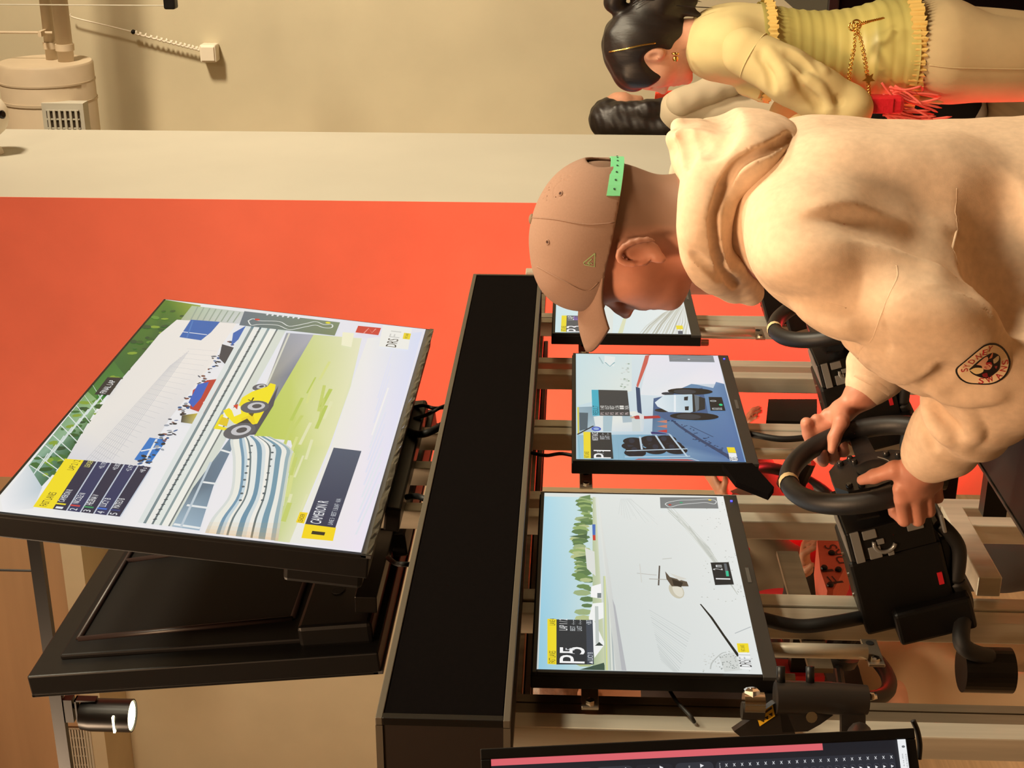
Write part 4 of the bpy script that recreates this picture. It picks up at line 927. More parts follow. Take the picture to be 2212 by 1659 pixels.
    pol([(1285, 950), (1315, 945), (1312, 975), (1285, 975)], (30,36,44)); pol([(1290, 1020), (1320, 1018), (1318, 1048), (1292, 1048)], (30,36,44)); pol([(1345, 930), (1440, 960), (1440, 1040), (1350, 1062)], (36,40,44)); pol([(1210, 935), (1225, 935), (1225, 1060), (1210, 1060)], (236,242,246)); pol([(1360, 930), (1395, 950), (1395, 1040), (1370, 1062)], (100,112,120))
    # overlays
    pol([(605, 897), (655, 897), (664, 1087), (612, 1087)], (60,176,200)); tx('RESULT', (636, 1080), .05, .012, (20,70,90)); pol([(655, 897), (868, 902), (888, 1090), (664, 1087)], (52,58,64))
    for i in range(6):
        tx('P%d' % (i+1), (684+i*36, 1080), .012, .008, (210,190,190)); tx(['1:40', '0:57', 'BEST', '1:36', '--', 'N/A'][i], (684+i*36, 1040), .02, .009, (226,226,220))
    pol([(545, 1206), (597, 1208), (600, 1406), (548, 1404)], (240,218,50)); tx('FAST LANES', (570, 1398), .03, .009, (90,80,20)); pol([(597, 1210), (750, 1212), (766, 1408), (600, 1406)], (40,46,52))
    tx('P1', (685, 1402), .04, .034, (246,246,246)); tx('/ 5', (670, 1368), .014, .014, (200,206,210)); tx('NEXT RACE', (632, 1270), .04, .012, (236,236,236)); tx('BEST -:--', (684, 1262), .032, .009, (200,206,210)); tx('LAST -:--', (722, 1262), .032, .009, (200,206,210))
    pol([(1172, 640), (1498, 648), (1510, 695), (1178, 690)], (130,136,142)); a, b = Z(1320, 674); c.disc(a, b, .003, .003, (240,240,240)); c.line([Z(1200, 670), Z(1280, 660), Z(1400, 672), Z(1480, 668)], .0012, (160,166,170))
    pol([(1465, 950), (1562, 952), (1590, 1052), (1480, 1052)], (22,28,32)); tx('NEUTRAL', (1530, 1045), .012, .022, (220,226,226)); tx('0', (1500, 985), .008, .014, (220,226,226)); a, b = Z(1555, 1008); c.disc(a, b, .006, .004, (40,210,140))
    pol([(1598, 1320), (1655, 1322), (1668, 1362), (1610, 1360)], (246,222,40)); pol([(1610, 1362), (1668, 1364), (1685, 1432), (1625, 1428)], (238,242,244)); tx('DRS', (1656, 1424), .02, .016, (40,44,48))
    c.build('screen_image', MON1[0], label='racing game picture, pit lane, reading P1')
monitor1()
def monitor3():
    c = mon_canvas(MON3); Z = lambda x, y: c.px(980+x/7.373, 560+y/7.373); K = lambda x, y: c.px(1100+x/3.403, 580+y/3.403)
    pol = lambda pts, col: c.poly([Z(*p) for p in pts], col); kp = lambda pts, col: c.poly([K(*p) for p in pts], col); rs = random.Random(4)
    c.poly([(0, 0), (MW, 0), (MW, MH), (0, MH)], [(206,232,236), (206,230,236), (236,240,236), (238,240,238)])
    kp([(720, 100), (780, 80), (760, 500), (690, 500)], [(226,232,226)]*4); kp([(840, 360), (870, 340), (835, 490), (800, 490)], (222,226,190))
    for i in range(16): c.line([K(960+i*24, 490), K(1010+i*22, 420-i*2), K(1130+i*16, 330-i*6), K(1290, 250-i*8)], .002+.002*(i % 3), rs.choice([(206,208,196), (190,190,176), (222,224,216)]))
    for i in range(14): a, b = K(420+rs.uniform(0, 80), 240+rs.uniform(-20, 30)); c.disc(a, b, .012, .008, rs.choice([(200,220,190), (180,206,170), (214,226,200)]), 0, 7)
    pol([(1705, 550), (1810, 555), (1805, 648), (1700, 645)], (120,124,130)); a, b = Z(1765, 600); c.disc(a, b, .012, .012, (220,206,210))
    pol([(1720, 898), (1800, 898), (1790, 1160), (1705, 1155)], (238,220,50)); pol([(1800, 898), (2010, 902), (2010, 1170), (1790, 1160)], (76,84,90))
    a, b = Z(1925, 1158); c.text('P3', a, b-.02, a+.045, b+.02, (246,246,246)); a, b = Z(1865, 970); c.text('LAP', a, b-.008, a+.03, b+.008, (230,230,230)); a, b = Z(1950, 970); c.text('BEST', a, b-.006, a+.03, b+.006, (170,110,230)); a, b = Z(1750, 1150); c.text('FAST LANES', a, b-.006, a+.04, b+.006, (100,90,20))
    kp([(1225, 420), (1275, 420), (1278, 448), (1230, 448)], (240,220,60)); kp([(1240, 460), (1275, 460), (1278, 490), (1243, 490)], (90,96,110))
    kp([(670, 275), (680, 275), (680, 310), (670, 310)], (150,156,160))
    c.build('screen_image', MON3[0], label='racing game picture, pale track')
monitor3()
def touch():
    c = TSC; w, h = TSW, TSH; k = h/(1955-1045)
    Q = lambda x, y: c.px(x, y)
    c.rect(0, 0, w, h, (34,35,41))
    z = lambda x, y: Q(1030+x/2.2804, 1560+y/2.2804)
    R = w
    # pink bar at the right, cards, rows; measured in display units from the right edge
    b_end = z(1700, 90)[1]
    c.rect(R-.0055, 0, R, b_end, (226,104,112))
    V_ = lambda x: z(x, 200)[1]
    def card(x0, x1, col=(52,54,62)): c.rrect(R-.30, V_(x0), R-.0105, V_(x1), .004, col)
    card(145, 572); card(582, 768); card(776, 965, (40,41,48)); card(975, 1165); card(1175, 2062, (46,48,56))
    for (x0, x1, a0, a1, col) in ((226, 282, .05, .018, (176,184,192)), (292, 326, .05, .0165, (186,36,40)), (330, 360, .05, .0165, (120,122,124)), (372, 404, .05, .0165, (64,68,74)), (415, 448, .05, .0145, (64,206,128)), (453, 485, .05, .0145, (64,206,128)), (185, 215, .05, .0185, (70,74,82))):
        c.rrect(R-a0, V_(x0), R-a1, V_(x1), .002, col)
    c.text('EVENTS', R-.034, V_(112), R-.018, V_(122), (170,172,176))
    def tri(a, b, s=.0016): c.poly([(a-s, b-s), (a+s, b-s), (a, b+s)], (236,236,240))
    for x in (660, 830, 1030):
        if x != 830: c.text('x', R-.021, V_(x-55), R-.018, V_(x-45), (226,228,232))
        c.disc(R-.019, V_(x-18), .0022, .003, (236,190,90)); c.text('Classic', R-.024, V_(x+8), R-.013, V_(x+18), (240,240,240)); tri(R-.0135, V_(x+78)); tri(R-.026, V_(x+80))
    c.text('Queue  Drivers', R-.034, V_(1190), R-.012, V_(1200), (190,192,196))
    for i in range(22):
        x = 1228+i*38.7
        c.rrect(R-.036, V_(x-14), R-.0185, V_(x+14), .002, (66,68,78)); c.rrect(R-.0355, V_(x-12.5), R-.019, V_(x+12.5), .002, (44,46,54))
        c.text('x', R-.0155, V_(x-5), R-.0125, V_(x+5), (230,232,236)); tri(R-.0215, V_(x), .0012); c.text('Lane', R-.034, V_(x-6), R-.0245, V_(x+6), (244,244,244))
    c.rect(0, V_(2080), w, h, (244,246,248))
    c.text('6:16 PM', R-.022, V_(2094), R-.012, V_(2101), (130,132,136)); c.text('14/03/2025', R-.026, V_(2110), R-.012, V_(2117), (130,132,136)); c.disc(R-.006, V_(2106), .001, .0014, (120,122,126)); c.disc(R-.034, V_(2106), .002, .002, (130,132,136))
    c.build('screen_image', TS, label='dark operator menu with lists and a white task bar')
touch()
# ------------------------------------------------------------------ the driver
from mathutils.bvhtree import BVHTree
def bvh(me, off=None):
    co = np.empty(len(me.vertices)*3, np.float32); me.vertices.foreach_get('co', co); co = co.reshape(-1, 3)
    if off is not None: co = co+off
    return BVHTree.FromPolygons([tuple(map(float, p)) for p in co], [tuple(p.vertices) for p in me.polygons])
def drape(cv, tree, lift=.0006, back=.06):
    """lay a flat design onto the cloth underneath it"""
    n = Vector(cv.n)
    for i, p in enumerate(cv.v):
        lay = float(np.dot(p-cv.o, cv.n)); q = p-cv.n*lay
        h = tree.ray_cast(Vector(q+cv.n*back), -n, back*3)
        if h[0] is not None: cv.v[i] = np.array(h[0])+cv.n*(lift+lay)
def skin_mat(name, rgb, stub=None):
    m = M(name, rgb, .5, noise=(26., .12), bump=(220., .12, .0006), sss=.08)
    if stub:
        nt = m.node_tree; N, L = nt.nodes, nt.links; b = N['Principled BSDF']; src = b.inputs['Base Color'].links[0].from_socket
        tc = N.new('ShaderNodeTexCoord'); sp = N.new('ShaderNodeSeparateXYZ'); L.new(tc.outputs['Object'], sp.inputs[0])
        a = N.new('ShaderNodeMapRange'); a.inputs[1].default_value = stub[0]; a.inputs[2].default_value = stub[1]; a.inputs[3].default_value = 1; a.inputs[4].default_value = 0
        L.new(sp.outputs['Y'], a.inputs[0])
        z = N.new('ShaderNodeMapRange'); z.inputs[1].default_value = stub[2]; z.inputs[2].default_value = stub[3]; z.inputs[3].default_value = 0; z.inputs[4].default_value = 1
        L.new(sp.outputs['Z'], z.inputs[0])
        mu = N.new('ShaderNodeMath'); mu.operation = 'MULTIPLY'; L.new(a.outputs[0], mu.inputs[0]); L.new(z.outputs[0], mu.inputs[1])
        mx = N.new('ShaderNodeMix'); mx.data_type = 'RGBA'; L.new(mu.outputs[0], mx.inputs[0]); L.new(src, mx.inputs[6]); mx.inputs[7].default_value = (*lin((124,96,80)), 1)
        L.new(mx.outputs[2], b.inputs['Base Color'])
    return m
m_fleece = M('cream_fleece', (220,192,164), .95, noise=(90., .08), bump=(900., .2, .0008), spec=.1)
MX = 2.10
def hand(s, G, T, out, wrist, ttip, tbase, spread=.0205):
    """fist closed on a rim: G rim centre, T rim direction (index end), out: side the back of the hand faces, wrist point"""
    G, T, out, wrist = V(G), unit(T), unit(out), V(wrist); fwd = V((0, 1, 0)); fwd = unit(fwd-T*np.dot(fwd, T)); out = unit(out-T*np.dot(out, T)-fwd*np.dot(out, fwd))
    kc = G+out*.027-fwd*.006; d = unit(kc-wrist)
    s.seg(wrist, kc-d*.012, .021, .019, w=T, q0=.028, q1=.040, k=.016)                       # palm and back of the hand
    s.seg(wrist-d*.05, wrist, .026, .022, w=T, q0=.030, q1=.028, k=.02)
    for i in range(4):
        t = (1.5-i)*spread; r = (.0102, .0104, .0098, .0086)[i]; L = (.040, .043, .040, .033)[i]
        a = kc+T*t+out*.004*(1 if i in (1, 2) else 0)-fwd*(.004, 0, .003, .009)[i]; b = a+fwd*L-out*.004; c = b+fwd*.002-out*.030+T*(-.002); e = c-fwd*.022-out*.006
        s.seg(a-fwd*.02, a, r*1.05, r*1.08, k=.006); s.seg(a, b, r*1.08, r, k=.004); s.seg(b, c, r, r*.94, k=.003); s.seg(c, e, r*.94, r*.8, k=.003)
    tb, tt = V(tbase), V(ttip); m_ = tb*.45+tt*.55+T*.004
    s.seg(wrist*.55+kc*.45+T*.012, tb, .016, .0130, k=.012); s.seg(tb, m_, .0130, .0105, k=.006); s.seg(m_, tt, .0108, .0078, k=.006)
LW, RW = V((1.955, .895, 1.180)), V((2.285, .915, 1.205))
LE, RE = V((1.868, .712, 1.100)), V((2.36, .72, 1.09))
LS, RS = V((1.905, .545, 1.365)), V((2.295, .545, 1.365))
def man():
    s = SDF(.02); X = V((1, 0, 0)); e = lambda x, y, z: V((MX+x, y, z))
    # head
    s.ell(e(0, .578, 1.672), (.0745, .1000, .0985)); s.ell(e(0, .622, 1.615), (.060, .072, .078), k=.04)
    s.ell(e(0, .655, 1.592), (.046, .046, .052), k=.04); s.ell(e(0, .668, 1.562), (.028, .028, .024), k=.03)       # jaw, chin
    s.ell(e(0, .664, 1.655), (.050, .026, .020), k=.03)                                                              # brow
    for sg in (-1, 1):
        s.ell(e(.044*sg, .642, 1.618), (.024, .030, .026), k=.03)                                                    # cheek
        s.ell(e(.030*sg, .688, 1.642), (.014, .012, .009), k=.012, op=-1)                                            # eye socket
        s.ell(e(.030*sg, .677, 1.641), (.012, .009, .009), k=.004); s.seg(e(.018*sg, .690, 1.648), e(.044*sg, .676, 1.647), .0045, .004, k=.005)
    s.seg(e(0, .686, 1.660), e(0, .706, 1.636), .0090, .0110, k=.014); s.seg(e(0, .706, 1.636), e(0, .717, 1.6275), .0100, .0066, k=.010); s.seg(e(0, .717, 1.6265), e(0, .702, 1.618), .006, .006, k=.008)
    for sg in (-1, 1):
        s.ell(e(.0115*sg, .704, 1.6265), (.008, .011, .0085), k=.006); s.ell(e(.0075*sg, .710, 1.6185), (.004, .005, .004), k=.003, op=-1)
    s.seg(e(-.020, .690, 1.604), e(.020, .690, 1.604), .010, k=.012); s.ell(e(0, .7005, 1.598), (.020, .008, .0055), k=.005); s.ell(e(0, .699, 1.5855), (.018, .008, .006), k=.005)
    s.ell(e(0, .708, 1.592), (.022, .006, .0018), k=.003, op=-1)
    s.ell(e(0, .690, 1.558), (.022, .017, .016), k=.014)
    # ears
    for sg in (-1, 1):
        ex = .0775*sg; c = e(ex, .592, 1.613)
        s.ell(c, (.008, .019, .032), ax=((1, .25*-sg*0, 0), (0, 1, .18), (0, -.18, 1)), k=.008)
        pts = [e(ex+.008*sg, .592+.018*math.cos(a)+.006*math.sin(a), 1.614+.031*math.sin(a)) for a in np.linspace(-.5, 3.9, 12)]
        s.chain(pts, [.0022, .0034]+[.0040]*8+[.0034, .0024], k=.004); s.ell(e(ex+.004*sg, .603, 1.584), (.0045, .008, .010), k=.006)
        s.ell(e(ex+.011*sg, .597, 1.612), (.0085, .011, .018), k=.005, op=-1); s.ell(e(ex+.003*sg, .610, 1.606), (.005, .0045, .006), k=.004)
    # neck, trunk and limbs inside the clothes
    s.seg(e(0, .556, 1.625), e(0, .572, 1.500), .060, .064, w=X, q0=.054, q1=.060, k=.03); s.seg(e(0, .56, 1.50), e(0, .55, 1.42), .066, .09, k=.05)
    s.seg(e(0, .55, 1.38), e(0, .55, 1.02), .105, .100, w=X, q0=.155, q1=.140, k=.05); s.seg(LS, RS, .055, k=.04)
    for S_, E_, W_ in ((LS, LE, LW), (RS, RE, RW)): s.chain([S_, E_, W_], [.050, .042, .027], k=.02)
    for sg in (-1, 1): s.chain([e(.085*sg, .55, .95), e(.095*sg, .57, .50), e(.10*sg, .55, .10)], [.085, .060, .042], k=.03); s.seg(e(.10*sg, .53, .05), e(.10*sg, .70, .035), .038, .028, k=.02)
    C0 = V((2.116, .973, 1.227)); U = V((0, .306, .952)); rim = lambda a: C0+.130*(math.cos(math.radians(a))*X+math.sin(math.radians(a))*U)
    hand(s, rim(199), rim(185)-rim(213), (-1, -.12, .1), LW, (1.990, .944, 1.263), (1.962, .912, 1.222))
    hand(s, rim(16), rim(32)-rim(0), (1, -.1, .2), RW, (2.205, .990, 1.268), (2.228, .948, 1.252))
    me = s.mesh('person', .0030)
    o = link('person', me, skin_mat('skin_warm', (196,132,108), stub=(.555, .610, 1.53, 1.56)), None, base=(MX, .56, 0),
             label='person in cream hoodie and tan cap gripping the steering wheel', cat='person')
    # object-space positions are relative to the base, so shift the stubble limits with it
    for nd in o.active_material.node_tree.nodes:
        if nd.type == 'MAP_RANGE' and nd.inputs[3].default_value == 1: nd.inputs[1].default_value -= .56; nd.inputs[2].default_value -= .56
    return o
MAN = man()
def hoodie():
    X = V((1, 0, 0)); s = SDF(.03); e = lambda x, y, z: V((MX+x, y, z))
    s.seg(e(0, .572, 1.26), e(0, .572, 1.02), .152, .165, w=X, q0=.205, q1=.205, k=.05)
    s.ell(e(0, .590, 1.27), (.19, .152, .135), k=.05); s.ell(e(0, .528, 1.355), (.175, .112, .110), k=.05)
    s.seg(e(-.16, .540, 1.395), e(.16, .540, 1.395), .072, k=.06); s.seg(e(0, .55, 1.47), e(0, .55, 1.36), .075, .11, w=X, q0=.09, q1=.16, k=.05)
    # sleeves
    s.chain([LS+V((.02, .01, .0)), (LS+LE)/2+V((-.012, .012, 0)), LE+V((-.004, .008, .0))], [.094, .090, .078], k=.035)
    lc = LW-unit(LW-LE)*.018
    s.chain([LE, LE*.55+lc*.45+V((-.004, 0, .004)), LE*.15+lc*.85], [.076, .068, .056], k=.025); s.seg(LE*.22+lc*.78, lc, .052, .043, k=.010)
    s.chain([RS-V((.02, -.01, 0)), (RS+RE)/2, RE], [.092, .086, .076], k=.035); rc = RW-unit(RW-RE)*.02
    s.chain([RE, RE*.5+rc*.5, RE*.15+rc*.85], [.074, .066, .056], k=.025); s.seg(RE*.2+rc*.8, rc, .052, .043, k=.010)
    # first pass gives the surface on which the folds are then laid
    P = lambda x, y, X_: PX(x, y, X_)
    tree0 = bvh(s.mesh('hoodie_form', .012))
    def surf(x, y):
        h = tree0.ray_cast(Vector(CAM), Vector(unit(ray(x, y)))); return (np.array(h[0]), np.array(h[1])) if h[0] is not None else None
    def fold(pts, r, d, k=.02):
        '''d > 0 raises a ridge, d < 0 presses a valley, tapering towards both ends'''
        q = [surf(*p) for p in spline(pts, 4)]; q = [a for a in q if a is not None]; n_ = len(q)
        c = []; rr = []
        for i_, (p, nn) in enumerate(q):
            w_ = math.sin(math.pi*(i_+.5)/n_)**.6; dd = abs(d)*w_
            c.append(p+nn*((dd-r) if d > 0 else (r-dd))); rr.append(r)
        for i_ in range(n_-1): s.seg(c[i_], c[i_+1], rr[i_], rr[i_+1], k=k, op=1 if d > 0 else -1)
    fold([(1690, 525), (1772, 492), (1850, 478), (1946, 506), (2040, 550), (2130, 606)], .024, -.011, .014)
    fold([(1732, 684), (1786, 720), (1850, 752)], .014, -.007, .01); fold([(1738, 668), (1790, 690), (1850, 708)], .016, .006)
    fold([(2004, 835), (2040, 805), (2058, 760), (2062, 725)], .014, -.005, .01); fold([(1900, 690), (1965, 705), (2050, 735)], .04, -.004, .01)
    fold([(1905, 650), (1998, 680), (2081, 705), (2140, 740)], .03, .005, .03); fold([(2050, 868), (2100, 873), (2158, 870)], .007, -.004, .006); fold([(2020, 846), (2060, 862), (2110, 860), (2160, 855)], .011, .004, .012)
    fold([(2012, 856), (2041, 908), (2085, 931)], .011, -.004, .007); fold([(2000, 890), (2022, 930), (2060, 952)], .011, .004, .012); fold([(1990, 915), (2006, 945), (2016, 968)], .009, -.003, .006)
    fold([(2110, 900), (2125, 935), (2100, 965)], .010, -.003, .006); fold([(2085, 885), (2105, 930), (2085, 965)], .011, .003, .012)
    fold([(1660, 560), (1720, 560), (1790, 580)], .03, .003, .03)
    fold([(2125, 400), (2155, 470), (2165, 540), (2185, 610)], .06, -.018, .012)
    fold([(1800, 330), (1950, 345), (2080, 340)], .06, .003, .04)
    def disp(p, n):
        d = vnoise(p, 38, 1)*.0016+vnoise(p, 90, 2)*.0006
        # rib of gathered cloth towards both cuffs and across the elbows
        for A, B, amp in ((LE, LW, .0030), (LS, LE, .0022), (RE, RW, .003)):
            ax = B-A; L = np.linalg.norm(ax); ax = ax/L; t = ((p-A)@ax)/L; rd = np.linalg.norm(p-A-np.outer(t*L, ax), axis=1)
            m = np.exp(-((t-.6)/.33)**2)*(rd < .11); d += amp*m*np.sin(t*24+vnoise(p, 22, 5)*2.2)
        return d
    me = s.mesh('hoodie', .005, disp)
    h = link('hoodie', me, m_fleece, MAN, label='cream fleece hoodie')
    tree = bvh(me, ROOT[h])
    # sleeve seam, armhole seam and waist pocket edge laid on the cloth
    def seam(pts, r, name, m=m_fleece):
        q = []
        for p in spline(pts, 10):
            c = tree.find_nearest(Vector(p)); q.append(np.array(c[0])+np.array(c[1])*r*-.78)
        MB().tube(q, r, 6).build(name, m, h, smooth=True)
    seam([P(1950, 545, 1.80), P(1936, 602, 1.80), P(1905, 690, 1.80), P(1862, 766, 1.86)], .0026, 'sleeve_seam')
    seam([P(1690, 610, 1.9), P(1760, 640, 1.85), P(1830, 665, 1.82)], .0020, 'shoulder_seam')
    seam([P(2092, 395, 1.9), P(2096, 470, 1.88), P(2100, 560, 1.86)], .0020, 'side_seam')
    # round emblem patch by the elbow
    pc = PX(2127, 788, 1.80); hit = tree.ray_cast(Vector(CAM), Vector(unit(pc-CAM))); pc = np.array(hit[0]); n = unit(np.array(hit[1])+unit(CAM-pc)*1.2)
    hz = unit(_u-n*np.dot(_u, n)); hx = unit(np.cross(hz, n)); hx = hx if np.dot(hx, _r) > 0 else -hx
    cv = Canvas(pc, hx, hz, n, eps=4e-4)
    W_ = lambda x, y: cv.px(x, y)
    Zp = lambda x, y: cv.px(1950+x/7.542, 680+y/7.542)
    ring = [(1400, 420), (1520, 455), (1640, 545), (1740, 680), (1785, 810), (1760, 930), (1690, 1040), (1560, 1130), (1420, 1170), (1250, 1175), (1080, 1165), (960, 1100), (890, 1010), (865, 930), (880, 850), (940, 750), (1040, 640), (1160, 530), (1290, 440)]
    R0 = [np.array(Zp(*p)) for p in spline([(*p,) for p in ring+ring[:1]], 3)][:-1]; cen = sum(R0)/len(R0)
    def fan(sc, col, sub=9):
        cv.k += 1; nn = len(R0)
        b = len(cv.v)
        for j in range(sub+1):
            for p in R0: q = cen+(p-cen)*sc*j/sub; cv.v.append(cv.w(*q)); cv.c.append((*lin(col), 1))
        for j in range(sub):
            for i in range(nn): cv.f.append((b+j*nn+i, b+j*nn+(i+1) % nn, b+(j+1)*nn+(i+1) % nn, b+(j+1)*nn+i))
    fan(1., (22,18,18)); fan(.93, (236,206,168))
    inner = [(1080, 880), (1200, 730), (1320, 640), (1460, 600), (1590, 690), (1600, 830), (1580, 920), (1500, 990), (1390, 1060), (1240, 1030), (1120, 960)]
    def blob(pts, col): 
        ps = [np.array(Zp(*p)) for p in spline([(*p,) for p in pts+pts[:1]], 3)][:-1]; c0 = np.mean(ps, 0); nn = len(ps); b = len(cv.v)
        for j in range(5):
            for p in ps: cv.v.append(cv.w(*(c0+(p-c0)*j/4))); cv.c.append((*lin(col), 1))
        for j in range(4):
            for i in range(nn): cv.f.append((b+j*nn+i, b+j*nn+(i+1) % nn, b+(j+1)*nn+(i+1) % nn, b+(j+1)*nn+i))
    cv.k += 1; blob(inner, (24,16,16)); cv.k += 1; blob([(1090, 900), (1180, 850), (1300, 870), (1310, 940), (1200, 980)], (232,206,150)); blob([(1190, 790), (1280, 690), (1360, 650), (1380, 720), (1300, 760), (1400, 790), (1460, 820), (1420, 900), (1300, 880), (1280, 820)], (224,168,138)); blob([(1350, 760), (1440, 770), (1440, 860), (1330, 870)], (176,30,44)); blob([(1470, 720), (1560, 670), (1570, 750), (1490, 800)], (206,186,150)); blob([(1390, 700), (1455, 590), (1450, 680)], (206,120,84)); blob([(1300, 980), (1380, 960), (1390, 1040), (1320, 1030)], (130,24,34)); blob([(1500, 850), (1550, 850), (1530, 900)], (150,60,60))
    cv.eps = 1e-9; cv.k = 0; cv.o = cv.o+cv.n*.0012
    for ch, x, y, rot in (('S', 1005, 905, -75), ('Y', 1035, 815, -62), ('D', 1105, 722, -48), ('N', 1215, 632, -35), ('E', 1320, 570, -22), ('Y', 1408, 525, -8), ('S', 1292, 1110, 8), ('W', 1430, 1085, -18), ('A', 1575, 1030, -40), ('N', 1658, 920, -62), ('S', 1690, 815, -80)):
        a, b = Zp(x, y); ch_w = .0033 if ch != 'W' else .0044
        # letters follow the ring: upper word reads along the left, lower word along the right
        tvec = None
        d = np.array([a, b])-cen; ang = math.atan2(d[1], d[0]); rr = ang+math.pi/2 if x+y*0 < 1450 and y < 950 and not (x > 1600) else ang-math.pi/2
        cv.text(ch, a-ch_w, b-.0043, a+ch_w, b+.0043, (186,26,52), rr)
    cv.o = cv.o-cv.n*.0012; drape(cv, tree, .0010); cv.build('emblem_patch', h, M_print(), label='oval patch with red lettering and dark emblem')
    # ---- hood lying folded on the back
    s2 = SDF(.012); m_ = lambda p: V((2*MX-p[0], p[1], p[2]))
    def roll(pts, rs, k=.012, both=True, w=None, qs=None):
        sp = [np.array(q) for q in spline(pts, 4)]; rr = [q[0] for q in spline([(r,) for r in rs], 4)]; qq = [q[0] for q in spline([(r,) for r in qs], 4)] if qs else None
        for i in range(len(sp)-1):
            wv = None
            s2.seg(sp[i], sp[i+1], rr[i], rr[i+1], k=k)
            if both: s2.seg(m_(sp[i]), m_(sp[i+1]), rr[i], rr[i+1], k=k)
    B = lambda y, z, x=0.: V((MX+x, y, z))
    def on_body(x, y, lift):
        h_ = tree.ray_cast(Vector(CAM), Vector(unit(ray(x, y))))
        if h_[0] is None: h_ = (Vector(PX(x, y, 2.03)), Vector((0, 0, 0)))
        return np.array(h_[0])+np.array(h_[1])*lift
    # collar band round the neck
    roll([B(.470, 1.530), PX(1530, 380, 2.035), PX(1520, 450, 2.002), PX(1518, 520, 2.000), PX(1538, 580, 2.025), B(.664, 1.458)], [.034, .034, .033, .033, .032, .028])
    # lower roll, following the shoulder
    mid = [on_body(*p) for p in ((1640, 352, .010), (1606, 385, .012), (1583, 420, .012), (1570, 460, .012), (1563, 500, .012), (1568, 540, .011), (1583, 578, .010))]
    roll([B(.446, 1.410), PX(1690, 322, 2.06)]+mid+[B(.678, 1.436)], [.030, .026, .022, .019, .018, .018, .018, .018, .019, .020], k=.006)
    tree_b = tree
    # bag of the hood hanging behind
    s2.ell(B(.455, 1.470), (.100, .048, .070), k=.02); s2.ell(B(.438, 1.448), (.115, .036, .055), k=.02)
    for sg in (-1, 1): s2.ell(B(.462, 1.475, .075*sg), (.045, .045, .055), k=.02)
    # stand-up tip at the top edge and the notch under it
    s2.chain([B(.442, 1.565), B(.452, 1.535), B(.475, 1.505)], [.014, .022, .030], k=.02); s2.chain([B(.428, 1.556, -.03), B(.445, 1.53, -.04)], [.012, .022], k=.02); s2.chain([B(.43, 1.556, .03), B(.445, 1.53, .04)], [.012, .022], k=.02)
    s2.seg(B(.400, 1.499, -.12), B(.400, 1.499, .12), .024, k=.014, op=-1)
    f0 = bvh(s2.mesh('hood_form', .008))
    def groove(pts, r, dep, k=.006):
        q = []
        for p in spline(pts, 4):
            h_ = f0.ray_cast(Vector(CAM), Vector(unit(ray(*p))))
            if h_[0] is not None: q.append(np.array(h_[0])+np.array(h_[1])*(r-dep))
        for a_, b_ in zip(q[:-1], q[1:]):
            if np.linalg.norm(a_-b_) < .05: s2.seg(a_, b_, r, r, k=k, op=-1)
    groove([(1708, 292), (1665, 319), (1626, 336), (1594, 356), (1573, 384), (1557, 422), (1545, 459), (1543, 491), (1549, 538), (1565, 586), (1590, 618)], .006, .010)
    groove([(1500, 300), (1545, 315), (1560, 300)], .014, .006, .02); groove([(1500, 555), (1530, 580), (1560, 605)], .005, .003, .008)
    groove([(1470, 275), (1480, 310), (1488, 350)], .009, .007, .012)
    def d2(p, n): return vnoise(p, 45, 8)*.0016+vnoise(p, 110, 9)*.0005
    hd = link('hood', s2.mesh('hood', .0030, d2), m_fleece, h)
    # cuffs
    for c, E_ in ((lc, LE), (rc, RE)):
        ax = unit(c-E_); MB().lathe(c-ax*.03, ax, [(.0455, 0), (.0465, .012), (.0460, .030), (.0415, .040), (.034, .040)], 28).build('cuff', m_fleece, h, smooth=True)
    # trousers and shoes
    t = SDF(.03)
    t.seg(B(.565, 1.03), B(.565, .92), .150, .145, w=X, q0=.185, q1=.18, k=.05)
    for sg in (-1, 1): t.chain([B(.565, .92, .09*sg), B(.575, .50, .10*sg), B(.555, .09, .105*sg)], [.105, .080, .065], k=.04)
    link('trousers', t.mesh('trousers', .009), M('dark_trousers', (60,52,48), .85, noise=(60., .15)), MAN)
    for sg in (-1, 1):
        q = SDF(.03); q.seg(B(.53, .045, .105*sg), B(.70, .038, .11*sg), .044, .034, w=(0, 0, 1), q0=.042, q1=.032); link('shoe', q.mesh('shoe', .006, clip=[((0, 0, .003), (0, 0, -1))]), M('white_shoe', (210,200,186), .6), MAN)
hoodie()
